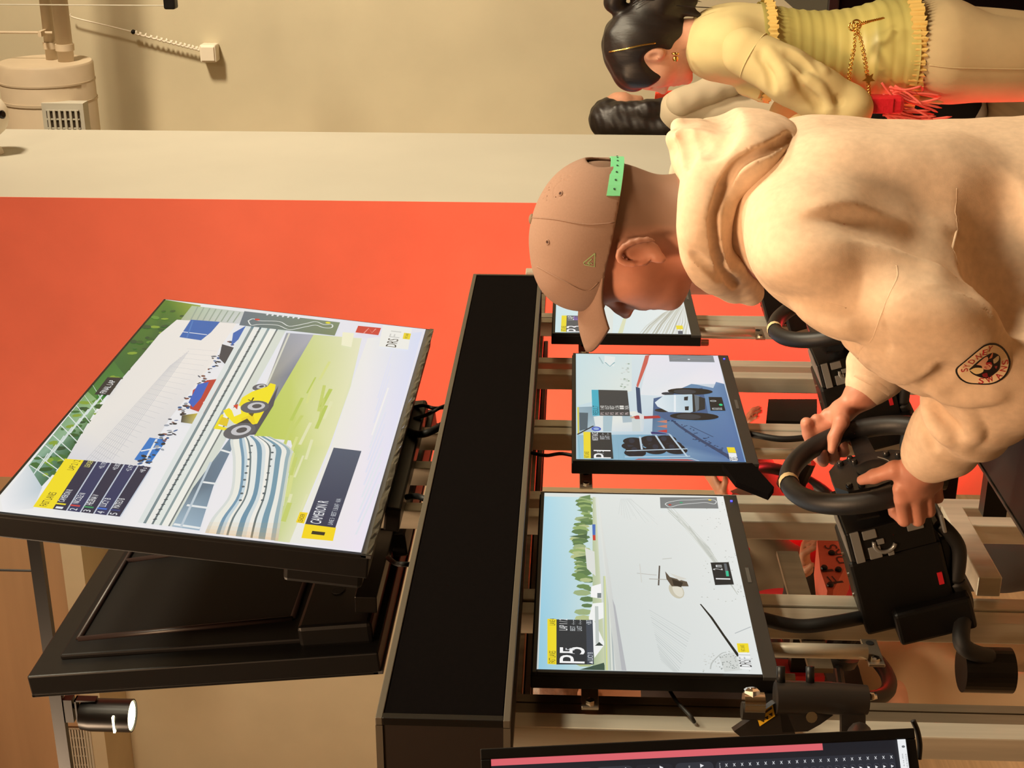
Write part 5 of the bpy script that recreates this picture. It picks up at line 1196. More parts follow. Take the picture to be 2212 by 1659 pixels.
def cap():
    e = lambda x, y, z: V((MX+x, y, z)); m_cap = M('tan_cap_cloth', (146,118,102), .9, noise=(300., .04), bump=(900., .2, .0005), spec=.1)
    s = SDF(.02); s.ell(e(0, .578, 1.668), (.0845, .1085, .1040)); s.ell(e(0, .618, 1.690), (.070, .080, .080), k=.04); s.ell(e(0, .655, 1.706), (.055, .044, .048), k=.04)
    s.ell(e(0, .468, 1.668), (.034, .026, .026), k=.004, op=-1)
    # hollow out the inside so that the head shows through the opening at the back
    s.ell(e(0, .578, 1.670), (.0790, .1035, .0985), k=.002, op=-1)
    nrm = V((0, .172, -.985)); p0 = V((MX, .482, 1.638))
    me = s.mesh('cap', .0026, clip=[(p0, nrm)]); c = link('cap', me, m_cap, MAN, label='tan baseball cap with mint strap')
    tree = bvh(me, ROOT[c])
    # curved peak
    vs = []; fs = []; na, nb = 25, 11
    for lay in (0, 1):
        for i in range(na):
            q = -1+2*i/(na-1)
            for j in range(nb):
                t = j/(nb-1); bx = .080*q; by = .676+.020*(1-q*q)-.045*abs(q)**2.2; ox = .072*q; oy = .777-.060*abs(q)**2.5
                x = bx+(ox-bx)*t; y = by+(oy-by)*t; z = 1.7000-.032*abs(q)**1.8-.010*t+.006*math.sin(math.pi*t)-(.0042 if lay else 0)
                vs.append(e(x, y, z))
    I = lambda l, i, j: l*na*nb+i*nb+j
    for i in range(na-1):
        for j in range(nb-1): fs.append((I(0, i, j), I(0, i+1, j), I(0, i+1, j+1), I(0, i, j+1))); fs.append((I(1, i, j), I(1, i, j+1), I(1, i+1, j+1), I(1, i+1, j)))
    for i in range(na-1): fs.append((I(0, i, nb-1), I(0, i+1, nb-1), I(1, i+1, nb-1), I(1, i, nb-1)))
    for j in range(nb-1): fs.append((I(0, 0, j), I(0, 0, j+1), I(1, 0, j+1), I(1, 0, j))); fs.append((I(0, na-1, j+1), I(0, na-1, j), I(1, na-1, j), I(1, na-1, j+1)))
    MB().add(vs, fs).build('peak', m_cap, c, smooth=True)
    MB().sphere(e(0, .568, 1.7745), (.009, .009, .005), 12, 8).build('button', M('cap_button', (120,100,80), .8), c, smooth=True)
    # mint strap across the opening
    m_mint = M('mint_strap', (116,204,150), .5); A = np.linspace(math.radians(-52), math.radians(52), 22); vs = []; fs = []
    for a in A:
        for (rr, dz) in ((0, -.010), (.0022, -.010), (.0022, .0095), (0, .0095)):
            x = (.0852+rr)*math.sin(a); y = .578-(.1045+rr)*math.cos(a); vs.append(e(x, y, 1.648+dz+.172*(y-.475)))
    for i in range(len(A)-1):
        for j in range(4): fs.append((i*4+j, i*4+(j+1) % 4, (i+1)*4+(j+1) % 4, (i+1)*4+j))
    fs += [(3, 2, 1, 0), tuple(len(vs)-4+j for j in range(4))]
    st_ = MB().add(vs, fs).build('strap', m_mint, c, label='mint green plastic strap')
    for k in range(7):
        a = math.radians(-46+k*9); d = V((math.sin(a), -math.cos(a)*1.1, 0)); p = e((.0880)*math.sin(a), .578-(.1072)*math.cos(a), 1.648); p[2] += .172*(p[1]-.475)
        MB().lathe(p, d, [(.0014, -.001), (.0014, .0004)], 8).build('snap_hole', M('snap_dark', (40,70,56), .6), st_)
    # seams and eyelets
    def on(x, y, X_): 
        h = tree.ray_cast(Vector(CAM), Vector(unit(PX(x, y, X_)-CAM))); return (np.array(h[0]), np.array(h[1])) if h[0] is not None else None
    for pts in ([(1150, 470), (1200, 474), (1270, 485), (1333, 480)], [(1160, 575), (1215, 605), (1265, 628), (1292, 610)]):
        q = [on(x, y, 2.02) for x, y in spline(pts, 6)]; q = [a[0]+a[1]*.0003 for a in q if a]
        if len(q) > 2: MB().tube(q, .0009, 6).build('seam', m_cap, c, smooth=True)
    for (x, y) in ((1183, 523), (1211, 418)):
        h = on(x, y, 2.02)
        if h: MB().torus(h[0], h[1], .0032, .0012, 14, 6).build('eyelet', m_cap, c, smooth=True); MB().lathe(h[0], h[1], [(.0022, 0), (.0022, .0006)], 10).build('eyelet_hole', M('hole_brown', (60,36,26), .9), c)
    # small flag logo in mint thread
    h = on(1272, 562, 2.02)
    if h:
        n = unit(h[1]); hz = unit(_u-n*np.dot(_u, n)); hx = np.cross(hz, n); hx = hx if np.dot(hx, _r) > 0 else -hx
        cv = Canvas(h[0], hx, hz, n, eps=3e-5); Z = lambda x, y: cv.px(1100+x/2.962, 230+y/2.962); g = (150,176,124)
        for p in ([(548, 940), (475, 1000), (482, 1012), (545, 1026), (548, 940)], [(528, 975), (505, 998), (530, 1004)], [(515, 1010), (500, 1000)]): cv.line([Z(*q) for q in p], .0016, g)
        drape(cv, tree, .0008); cv.build('stitched_flag', c, M_print())
    # raised embroidered badge on the front panel
    s3 = SDF(.004)
    for (y, z, r) in ((.684, 1.742, .012), (.692, 1.728, .013), (.690, 1.715, .010)): s3.ell(e(0, y, z), (.030, .006, r), ax=((1, 0, 0), (0, .75, .66), (0, -.66, .75)), k=.006)
    link('front_badge', s3.mesh('front_badge', .002), M('olive_thread', (128,130,88), .9), c)
cap()
# ------------------------------------------------------------------ other people
def local(base, ang):
    c, s_ = math.cos(ang), math.sin(ang); b = V(base)
    # side: the figure's left, fwd: where it faces
    f_ = V((c, s_, 0)); l_ = V((-s_, c, 0))
    return lambda l, f, z: b+l_*l+f_*f+V((0, 0, z)), l_, f_
def head_sdf(s, P, side, fwd, z, k=1., tilt=0.):
    """head whose chin-crown middle stands at height z; P(l,f,z) local to world"""
    ct, st_ = math.cos(tilt), math.sin(tilt)
    def Q(l, f, h): return P(l*k, (f*ct+h*st_)*k, z+(h*ct-f*st_)*k)
    up = unit(Q(0, 0, 1)-Q(0, 0, 0)); fw = unit(Q(0, 1, 0)-Q(0, 0, 0)); ax = (side, fw, up); r = lambda *a: tuple(v*k for v in a)
    s.ell(Q(0, -.012, .022), r(.070, .090, .088), ax); s.ell(Q(0, .030, -.030), r(.054, .060, .070), ax, k=.04); s.ell(Q(0, .055, -.075), r(.030, .032, .030), ax, k=.03)
    s.ell(Q(0, .066, .012), r(.046, .022, .018), ax, k=.03)
    for g in (-1, 1):
        s.ell(Q(.040*g, .052, -.022), r(.022, .026, .024), ax, k=.03); s.ell(Q(.028*g, .087, -.003), r(.012, .010, .007), ax, k=.010, op=-1); s.ell(Q(.028*g, .076, -.004), r(.011, .008, .007), ax, k=.004)
        s.ell(Q(.010*g, .093, -.036), r(.007, .009, .007), ax, k=.006)
        s.ell(Q(.071*g, -.004, -.008), r(.008, .017, .028), ax, k=.008); s.ell(Q(.079*g, .001, -.008), r(.006, .009, .015), ax, k=.004, op=-1)
    s.seg(Q(0, .082, .010), Q(0, .100, -.026), .0085*k, .0105*k, k=.012); s.ell(Q(0, .102, -.031), r(.0095, .0095, .008), ax, k=.008)
    s.ell(Q(0, .086, -.058), r(.018, .009, .005), ax, k=.006); s.ell(Q(0, .084, -.069), r(.016, .009, .0055), ax, k=.006); s.ell(Q(0, .094, -.0635), r(.018, .005, .0015), ax, k=.003, op=-1)
    s.ell(Q(0, .078, -.094), r(.016, .014, .013), ax, k=.014)
    s.seg(Q(0, -.03, -.045), P(0, -.035, z-.20*k), .050*k, .054*k, k=.03)
    return Q, ax
def open_hand(s, wrist, d, nrm, k=1., curl=.5):
    """relaxed hand: wrist, direction of the fingers, palm normal"""
    d, nrm = unit(d), unit(nrm); nrm = unit(nrm-d*np.dot(nrm, d)); sd = np.cross(nrm, d); w = V(wrist)
    s.seg(w, w+d*.075*k, .014*k, .012*k, w=sd, q0=.026*k, q1=.036*k, k=.012)
    for i in range(4):
        t = (1.5-i)*.0185*k; a = w+d*.078*k+sd*t; L = (.036, .042, .038, .030)[i]*k; b = a+unit(d+nrm*curl)*L; c = b+unit(d+nrm*curl*2.6)*L*.75
        s.seg(a, b, .0085*k, .008*k, k=.004); s.seg(b, c, .008*k, .0065*k, k=.003)
    a = w+d*.025*k+sd*.028*k; b = a+unit(d*.7+sd*.7+nrm*.4)*.035*k; c = b+unit(d+sd*.2+nrm*.5)*.028*k; s.seg(w+d*.02*k, a, .014*k, .012*k, k=.01); s.seg(a, b, .011*k, .0095*k, k=.006); s.seg(b, c, .0095*k, .007*k, k=.005)
m_skin2 = skin_mat('skin_pale', (214,160,134)); m_skin3 = skin_mat('skin_light_brown', (204,150,120))
m_hair = M('dark_hair', (26,17,14), .45, noise=(60., .3), stretch=(1, 1, .2), bump=(120., .5, .0012)); m_brown = M('brown_hair', (112,72,46), .6, noise=(70., .3), bump=(160., .6, .0015))
def woman():
    P, L_, F_ = local((3.62, .545, 0), math.pi/2); s = SDF(.02)      # faces +Y; her left is -X
    Q, ax = head_sdf(s, P, L_, F_, 1.522, .96, tilt=.10)
    s.seg(P(0, -.01, 1.30), P(0, 0, 1.0), .070, .070, w=L_, q0=.10, q1=.10, k=.03); s.seg(P(.13, -.03, 1.305), P(-.13, -.03, 1.305), .034, k=.02); s.seg(P(0, 0, .98), P(0, 0, .88), .095, .10, w=L_, q0=.13, q1=.15, k=.05)
    EL, WR = P(.20, .10, 1.06), P(.085, .235, 1.205); ER, WRr = P(-.20, .10, 1.06), P(-.05, .245, 1.215)
    for S_, E_, W_ in ((P(.165, -.03, 1.305), EL, WR), (P(-.165, -.03, 1.305), ER, WRr)): s.chain([S_, E_, W_], [.034, .034, .024], k=.015)
    open_hand(s, WR, P(-.3, .5, .6)-P(0, 0, 0), P(-1, 0, .2)-P(0, 0, 0), .9, .7); open_hand(s, WRr, P(.3, .5, .6)-P(0, 0, 0), P(1, 0, .2)-P(0, 0, 0), .9, .7)
    for g in (-1, 1): s.chain([P(.08*g, 0, .86), P(.085*g, .01, .48), P(.09*g, -.01, .09)], [.085, .055, .038], k=.03); s.seg(P(.09*g, -.02, .04), P(.09*g, .13, .03), .034, .024, k=.02)
    o = link('person', s.mesh('person', .0042), m_skin2, None, base=(3.62, .545, 0), label='person in pale yellow jacket and corset looking down at a phone', cat='person')
    # hair: cap, fringe, ponytail looped at the back
    h = SDF(.015); r = lambda *a: tuple(a)
    h.ell(Q(0, -.020, .032), (.078, .094, .088), ax); h.ell(Q(0, .052, .048), (.056, .042, .046), ax, k=.03); h.ell(Q(0, -.045, -.02), (.066, .062, .08), ax, k=.03)
    for g in (-1, 1): h.ell(Q(.058*g, .048, .020), (.018, .030, .050), ax, k=.02)
    h.ell(Q(0, .098, -.035), (.10, .040, .052), ax, k=.012, op=-1)
    for g in (-1, 1): h.ell(Q(.085*g, .014, -.030), (.030, .034, .050), ax, k=.010, op=-1)
    h.chain([Q(0, -.09, .05), Q(0, -.135, .085), Q(0, -.175, .060)], [.020, .022, .024], k=.012); h.chain([Q(0, -.175, .06), Q(0, -.165, .0), Q(0, -.14, -.06)], [.022, .036, .026], k=.015); h.chain([Q(0, -.10, .0), Q(0, -.13, -.05), Q(.01, -.12, -.115)], [.045, .045, .014], k=.02)
    h.chain([Q(0, -.15, -.03), Q(-.01, -.175, -.09), Q(-.01, -.16, -.14)], [.030, .022, .006], k=.012); h.chain([Q(0, -.12, -.06), Q(.02, -.085, -.13)], [.030, .006], k=.012)
    hr = link('hair', h.mesh('hair', .004, lambda p, n: vnoise(p*np.array([1, 1, .35]), 170, 3)*.0016), m_hair, o, label='black hair tied in a looped ponytail')
    tree = bvh(hr.data, ROOT[hr]); rs = random.Random(2)
    st_ = MB()
    for i in range(70):
        a = rs.uniform(-.05, .05); p = Q(a, -.135+rs.uniform(-.03, .02), -.02+rs.uniform(-.06, .06)); q = p+V((rs.uniform(-.01, .01), rs.uniform(-.05, .015), -.05-rs.random()*.05)); st_.tube(spline([p, (p+q)/2+V((0, rs.uniform(-.02, .01), .01)), q], 4), [.0012]*8+[.0003], 4)
    st_.build('loose_strands', m_hair, hr, kind='stuff')
    # gold clip line, ear drop
    q = []
    for x, y in spline([(1317, 112), (1350, 106), (1385, 98), (1416, 93)], 5):
        hh = tree.ray_cast(Vector(CAM), Vector(unit(PX(x, y, 3.55)-CAM)))
        if hh[0] is not None: q.append(np.array(hh[0])+np.array(hh[1])*.001)
    m_gold = M('gold', (222,176,92), .22, metal=1.)
    if len(q) > 2: MB().tube(q, .0022, 8).build('hair_clip', m_gold, hr, smooth=True)
    ep = PX(1459, 116, 3.535); er = MB().torus(ep, F_, .008, .0022, 16, 8).build('earring', m_gold, o, smooth=True); MB().sphere(PX(1459, 127, 3.532), .0075, 12, 8).build('ball', m_gold, er, smooth=True)
    # jacket with puffed sleeves
    m_j = M('pale_yellow_cotton', (208,190,138), .9, noise=(14., .06), bump=(300., .2, .0008), spec=.2)
    j = SDF(.025); j.seg(P(.10, -.035, 1.315), P(-.10, -.035, 1.315), .062, k=.04); j.seg(P(0, -.02, 1.35), P(0, -.012, 1.20), .092, .110, w=L_, q0=.12, q1=.150, k=.05)
    # turned collar and open front edges
    for g in (-1, 1):
        j.chain([P(0, -.078, 1.378), P(.050*g, -.055, 1.378), P(.064*g, -.005, 1.360), P(.055*g, .045, 1.325), P(.040*g, .082, 1.285)], [.014, .015, .016, .018, .012], k=.008)
        j.chain([P(.040*g, .080, 1.29), P(.055*g, .100, 1.24)], [.014, .012], k=.01)
    def dj(p, n): return vnoise(p*np.array([1, 1.4, .7]), 40, 4)*.0032+vnoise(p*np.array([1, 1, .4]), 90, 14)*.0010
    jk = link('jacket', j.mesh('jacket', .0045, dj, clip=[(P(0, 0, 1.238), (0, 0, -1))]), m_j, o, label='pale yellow cropped jacket')
    for g, E_, W_, S0 in ((1, EL, WR, P(.15, -.025, 1.300)), (-1, ER, WRr, P(-.15, -.025, 1.300))):
        a = SDF(.02); md = P(.192*g, .025, 1.20)
        a.chain([S0, md, E_+V((0, 0, .01))], [.058, .064, .060], k=.02); a.chain([E_, E_*.45+W_*.55, E_*.12+W_*.88], [.060, .054, .036], k=.012)
        a.seg(E_+V((0, .03, .045)), E_+V((-.03*1, .02, .05)), .012, .008, k=.012, op=-1)
        if g > 0:
            tr_ = bvh(a.mesh('sleeve_form', .009))
            def fold_on(pts, r, d, k):
                q = [tr_.ray_cast(Vector(CAM), Vector(unit(ray(*p)))) for p in spline(pts, 4)]; q = [(np.array(h_[0]), np.array(h_[1])) for h_ in q if h_[0] is not None]
                c_ = [p+n_*((abs(d)*math.sin(math.pi*(i_+.5)/len(q))-r) if d > 0 else (r-abs(d)*math.sin(math.pi*(i_+.5)/len(q)))) for i_, (p, n_) in enumerate(q)]
                for u_, v_ in zip(c_[:-1], c_[1:]): a.seg(u_, v_, r, r, k=k, op=1 if d > 0 else -1)
            for pts, r, d in (([(1700, 112), (1738, 140), (1762, 190)], .014, -.008), ([(1640, 118), (1662, 150), (1668, 195)], .012, -.007), ([(1765, 205), (1790, 226), (1815, 214)], .010, -.006), ([(1715, 165), (1748, 205), (1772, 238)], .012, -.007), ([(1690, 80), (1740, 100), (1780, 150)], .016, .006), ([(1660, 110), (1690, 150), (1708, 200)], .014, .006), ([(1745, 165), (1780, 200), (1800, 240)], .012, .006)): fold_on(pts, r, d, .010)
        link('sleeve', a.mesh('sleeve', .0042, dj), m_j, jk)
        MB().torus(S0+(md-S0)*.18, unit(md-S0), .0588, .0016, 40, 6).build('armhole_seam', m_j, jk, smooth=True)
    # corset with pleats, ruffles
    m_c = M('yellow_satin', (188,176,104), .42, noise=(9., .05)); cvs = []; cfs = []; na, nb = 96, 40
    for i in range(nb+1):
        t = i/nb; z = 1.255-.365*t; wx = .152-.030*math.sin(math.pi*min(t/.75, 1))+.022*max(0, t-.65)/.35; wy = .118-.020*math.sin(math.pi*min(t/.8, 1))+.012*max(0, t-.65)/.35
        for a in range(na):
            b = 2*math.pi*a/na; pl = .0016*math.sin(i*2.2+math.sin(b*2)*.6); cvs.append(P((wx+pl)*math.cos(b), (wy+pl)*math.sin(b)-.005, z))
    for i in range(nb):
        for a in range(na): cfs.append((i*na+a, i*na+(a+1) % na, (i+1)*na+(a+1) % na, (i+1)*na+a))
    co = MB().add(cvs, cfs).build('corset', m_c, o, smooth=True, label='yellow pleated satin corset')
    def ruffle(z, wx, wy, amp, hgt, name):
        v = []; f = []; n_ = 220
        for i in range(n_):
            b = 2*math.pi*i/n_; w_ = amp*math.sin(i*1.9)
            for k_, dz in enumerate((hgt/2, hgt/6, -hgt/6, -hgt/2)): v.append(P((wx+w_*(.4+k_*.3)+.003)*math.cos(b), (wy+w_*(.4+k_*.3)+.003)*math.sin(b)-.005, z+dz+.003*math.sin(i*1.3)))
        for i in range(n_):
            for k_ in range(3): a, c = i*4+k_, ((i+1) % n_)*4+k_; f.append((a, c, c+1, a+1))
        MB().add(v, f).build(name, M('ruffle_trim', (224,190,110), .7), co, smooth=True)
    ruffle(.893, .166, .138, .006, .034, 'hem_ruffle'); ruffle(1.235, .150, .120, .004, .022, 'top_ruffle')
    for b in (2.2, 2.75, 3.3, -2.2):
        q = [P((.152-.030*math.sin(math.pi*min(t/.75, 1))+.022*max(0, t-.65)/.35+.001)*math.cos(b), (.118-.020*math.sin(math.pi*min(t/.8, 1))+.012*max(0, t-.65)/.35+.001)*math.sin(b)-.005, 1.25-.36*t) for t in np.linspace(0, 1, 14)]
        MB().tube(q, .002, 6).build('boning', m_c, co, smooth=True)
    # jacket tail, trousers
    tl = SDF(.02); tl.chain([P(.10, .085, .90), P(.115, .095, .82)], [.03, .012], w=F_, qs=[.012, .008]); link('jacket_tail', tl.mesh('jacket_tail', .004), m_j, jk)
    t = SDF(.03); m_t = M('khaki_cotton', (176,154,116), .9, noise=(12., .08), bump=(260., .2, .0008))
    t.seg(P(0, -.005, .86), P(0, -.01, .80), .112, .125, w=L_, q0=.148, q1=.165, k=.04)
    for g in (-1, 1): t.chain([P(.085*g, -.005, .80), P(.095*g, .005, .45), P(.10*g, -.01, .06)], [.110, .088, .080], k=.035)
    tr = link('trousers', t.mesh('trousers', .006, lambda p, n: vnoise(p, 30, 11)*.002), m_t, o, label='khaki cotton trousers')
    tt = bvh(tr.data, ROOT[tr])
    for pts in ([P(.19, .0, .88), P(.2, .005, .70), P(.2, .005, .50)], [P(.17, .06, .56), P(.2, 0, .565), P(.16, -.08, .56)]):
        q = [tt.find_nearest(Vector(p)) for p in spline(pts, 8)]; MB().tube([np.array(a[0])+np.array(a[1])*.0006 for a in q], .0018, 6).build('seam', m_t, tr, smooth=True)
    for g in (-1, 1):
        q = SDF(.03); q.seg(P(.095*g, -.03, .04), P(.10*g, .13, .033), .042, .032, w=(0, 0, 1), q0=.038, q1=.028); link('shoe', q.mesh('shoe', .006, clip=[((0, 0, .003), (0, 0, -1))]), M('white_shoe'), o)
    # phone held before her
    pc = P(.015, .30, 1.275); ph = thing('phone', pc-V((0, 0, .07)), 'dark phone held by the person in pale yellow', 'phone')
    a_ = (L_, unit(V((0, .75, .66))), unit(V((0, -.66, .75))))
    MB().box(pc, (.072, .008, .148), ax=a_, bev=.003).build('case', m_black, ph)
    cv = Canvas(pc-a_[1]*.0045-a_[0]*.033+a_[2]*.070, a_[0], a_[2], -a_[1]); cv.rect(0, 0, .066, .140, (120,116,120)); cv.build('screen_image', ph)
    # chain with ring and star, red purse
    X_ = 3.46; ring = PX(1848, 52, X_); star = PX(1872, 166, X_-.005); e1 = PX(1832, 172, X_-.005); pu = PX(1845, 212, X_-.01)
    ch = thing('purse', PX(1890, 225, X_), 'small red quilted purse hanging on gold chains over the yellow corset', 'purse')
    k_ = abs(PX(1830, 225, X_)[2]-PX(1955, 225, X_)[2])
    c = PX(1892, 224, X_-.03)
    MB().box(c, (.05, .040, k_*.92), bev=.010).build('body', M('red_leather', (206,28,44), .4, bump=(90., .5, .003)), ch)
    MB().box(c+V((-.026, 0, .012)), (.006, .036, k_*.7), bev=.002).build('flap', M('red_leather'), ch)
    def chain(pts, name):
        q = spline(pts, 14); 
        m = MB()
        for i in range(len(q)-1):
            p, r_ = q[i], q[i+1]; d = unit(r_-p); m.torus((p+r_)/2, np.cross(d, V((1, 0, 0)) if i % 2 else V((.3, .6, .7))), .0042, .0013, 10, 5)
        m.build(name, m_gold, ch, smooth=True)
    up_ = V((-.012, 0, 0))
    chain([ring+up_, PX(1842, 105, X_-.03)+up_, e1+up_, pu+up_], 'chain'); chain([ring+up_, PX(1862, 105, X_-.03)+up_, star+up_, PX(1876, 208, X_-.01)+up_], 'chain'); chain([ring+up_, PX(1875, 45, X_)+up_, PX(1905, 38, X_+.02)+up_], 'chain')
    for p, r_ in ((ring+up_, .011), (PX(1840, 56, X_)+up_, .009)): MB().torus(p, (1, .3, 0), r_, .0022, 20, 8).build('ring', m_gold, ch, smooth=True)
    sp = star+V((-.03, 0, 0)); pts = [sp+V((0, 1, 0))*(.016 if i % 2 == 0 else .007)*math.cos(i*math.pi/5)+V((0, 0, 1))*(.016 if i % 2 == 0 else .007)*math.sin(i*math.pi/5) for i in range(10)]
    MB().prism(pts, (1, 0, 0), .004).build('star', m_gold, ch)
    # pink scarf ends hanging by the purse
    m_s = M('coral_scarf', (232,104,92), .85)
    sc = MB(); rs = random.Random(5)
    for i in range(34):
        p = PX(1920+rs.uniform(-16, 30), 215+rs.uniform(-40, 40), X_-.02); q = p+V((rs.uniform(-.02, .02), rs.uniform(-.01, .05), -.05-.08*rs.random())); sc.tube(spline([p, (p+q)/2+V((0, rs.uniform(-.01, .02), 0)), q], 4), [.003]*8+[.0008], 5)
    f_ = thing('scarf', PX(1960, 220, X_), 'coral fringed scarf hanging beside the red purse', 'scarf'); sc.build('fringe', m_s, f_, kind='stuff', smooth=True)
woman()
def bystander(base, ang, zhead, name_label, top, hair_m, skin, sleeve=None, arms=None, hair='short', legs=(60,54,50), vox=.0065, lean=0.):
    P, L_, F_ = local(base, ang); s = SDF(.02); k = 1.
    Q, ax = head_sdf(s, P, L_, F_, zhead, k)
    zs = zhead-.24
    s.seg(P(0, -.03, zs-.03), P(0, -.02, zs-.42), .085, .08, w=L_, q0=.135, q1=.12, k=.05); s.seg(P(.15, -.04, zs), P(-.15, -.04, zs), .045, k=.04)
    AR = arms or ((P(.20, .06, zs-.27), P(.12, .26, zs-.20)), (P(-.20, .06, zs-.27), P(-.12, .26, zs-.20)))
    for g, (E_, W_) in zip((1, -1), AR):
        s.chain([P(.165*g, -.04, zs-.01), E_, W_], [.042, .036, .025], k=.02); open_hand(s, W_, unit(V(W_)-V(E_))*.8+F_*.3, -L_*g*.3-V((0, 0, 1)), 1., .9)
    for g in (-1, 1): s.chain([P(.08*g, 0, zs-.5), P(.085*g, .01, .48), P(.09*g, -.01, .09)], [.085, .055, .038], k=.03); s.seg(P(.09*g, -.02, .04), P(.09*g, .13, .03), .034, .024, k=.02)
    o = link('person', s.mesh('person', vox), skin, None, base=base, label=name_label, cat='person')
    h = SDF(.015); h.ell(Q(0, -.022, .034), (.080, .096, .090), ax); h.ell(Q(0, -.04, -.02), (.068, .066, .07), ax, k=.03)
    h.ell(Q(0, .098, -.025), (.10, .045, .062), ax, k=.012, op=-1)
    if hair == 'long':
        for g in (-1, 1): h.chain([Q(.06*g, -.02, .0), Q(.075*g, -.03, -.12), Q(.08*g, .0, -.26), Q(.09*g, .02, -.34)], [.040, .046, .044, .016], k=.02)
        h.chain([Q(0, -.06, .0), Q(0, -.085, -.20), Q(0, -.11, -.44)], [.07, .065, .03], w=L_, qs=[.08, .09, .06], k=.02)
    else:
        for g in (-1, 1): h.ell(Q(.086*g, .012, -.030), (.030, .036, .045), ax, k=.010, op=-1)
    link('hair', h.mesh('hair', vox, lambda p, n: vnoise(p, 160, 3)*.0018), hair_m, o)
    j = SDF(.025); j.seg(P(.11, -.04, zs-.005), P(-.11, -.04, zs-.005), .062, k=.04); j.seg(P(0, -.025, zs-.02), P(0, -.02, zs-.46), .112, .118, w=L_, q0=.160, q1=.155, k=.05); j.seg(P(0, -.03, zs+.06), P(0, -.03, zs), .060, .075, k=.03)
    jm = link('top', j.mesh('top', vox, lambda p, n: vnoise(p, 34, 4)*.002), top, o)
    for g, (E_, W_) in zip((1, -1), AR):
        a = SDF(.02); a.chain([P(.15*g, -.035, zs-.01), V(E_), V(E_)*.12+V(W_)*.88], [.060, .056, .036], k=.02); link('sleeve', a.mesh('sleeve', vox, lambda p, n: vnoise(p, 60, 4)*.002), sleeve or top, jm)
    t = SDF(.03); t.seg(P(0, -.01, zs-.44), P(0, -.01, zs-.56), .115, .12, w=L_, q0=.15, q1=.155, k=.04)
    for g in (-1, 1): t.chain([P(.085*g, 0, zs-.56), P(.09*g, .005, .45), P(.095*g, -.01, .08)], [.095, .072, .060], k=.035)
    link('trousers', t.mesh('trousers', .009), M('trousers_%d_%d' % (legs[0], legs[2]), legs, .9), o)
    for g in (-1, 1):
        q = SDF(.03); q.seg(P(.09*g, -.03, .04), P(.095*g, .13, .033), .042, .032, w=(0, 0, 1), q0=.038, q1=.028); link('shoe', q.mesh('shoe', .008, clip=[((0, 0, .003), (0, 0, -1))]), M('white_shoe'), o)
    return o, P, L_, F_
# long-haired visitor by the far wall, looking to the right at a phone
bz = 1.515
bp = PD(1335, 248, 6.0)
Pq, _, _ = local((bp[0], bp[1], 0), -math.pi/2+.75)
o, P, L_, F_ = bystander((float(bp[0]), float(bp[1]), 0), -math.pi/2+.75, bz, 'person in cream coat and orange scarf by the far wall, holding a phone', M('cream_wool', (206,192,164), .95), m_hair, m_skin3, arms=((Pq(.18, .05, 1.06), Pq(.07, .22, 1.10)), (Pq(-.18, .05, 1.06), Pq(-.07, .24, 1.09))), hair='long', legs=(20,18,20))
sc = MB(); m_sc = M('red_white_scarf', (226,70,44), .85)
v = []; f = []
for i in range(16):
    t = i/15
    for jx in range(5): v.append(P(-.045+.02*jx*.9, .085+.045*t-.03*t*t, 1.36-.30*t))
for i in range(15):
    for jx in range(4): a = i*5+jx; f.append((a, a+5, a+6, a+1))
so = MB().add(v, f).build('scarf', m_sc, None, smooth=True, label='orange red scarf hanging down the front of the cream coat', cat='scarf', base=P(0, .1, 1.06)); so.modifiers.new('thickness', 'SOLIDIFY').thickness = .008
pc = P(0, .305, 1.135); ph = thing('phone', pc-V((0, 0, .06)), 'phone held by the person in cream coat by the far wall', 'phone')
MB().box(pc, (.06, .012, .14), bev=.004).build('case', m_black, ph); MB().box(pc+F_*-.009, (.05, .002, .12)).build('screen', M('phone_glass', (60,60,66), .1), ph)
# players on the far side of the rig, facing this way
Pq, _, _ = local((2.93, 1.93, 0), -math.pi/2)
bystander((2.93, 1.93, 0), -math.pi/2, 1.665, 'person in charcoal knit behind the left monitor, hand on a far wheel', M('charcoal_knit', (52,44,42), .95), m_brown, m_skin3, arms=((Pq(.22, .05, 1.12), Pq(.16, .22, 1.13)), (Pq(-.24, .04, 1.14), Pq(-.20, .17, 1.17))), legs=(176,148,114))
Pq, _, _ = local((3.78, 2.02, 0), -math.pi/2)
ofb, P, L_, F_ = bystander((3.78, 2.02, 0), -math.pi/2, 1.60, 'person in red top behind the posts, wearing a beaded bracelet', M('red_jersey', (184,24,38), .85), m_brown, m_skin3, sleeve=M('brown_sleeve', (96,84,66), .95), arms=((Pq(.2, .08, 1.08), Pq(.14, .28, 1.16)), (Pq(-.22, .06, 1.08), Pq(-.12, .22, 1.26))))
w_ = Pq(-.13, .20, 1.245); MB().torus(w_, unit(Pq(-.12, .22, 1.26)-Pq(-.22, .06, 1.08)), .034, .005, 24, 8).build('bracelet', M('beads', (190,160,130), .3, metal=.4, noise=(300., .6)), ofb, smooth=True)
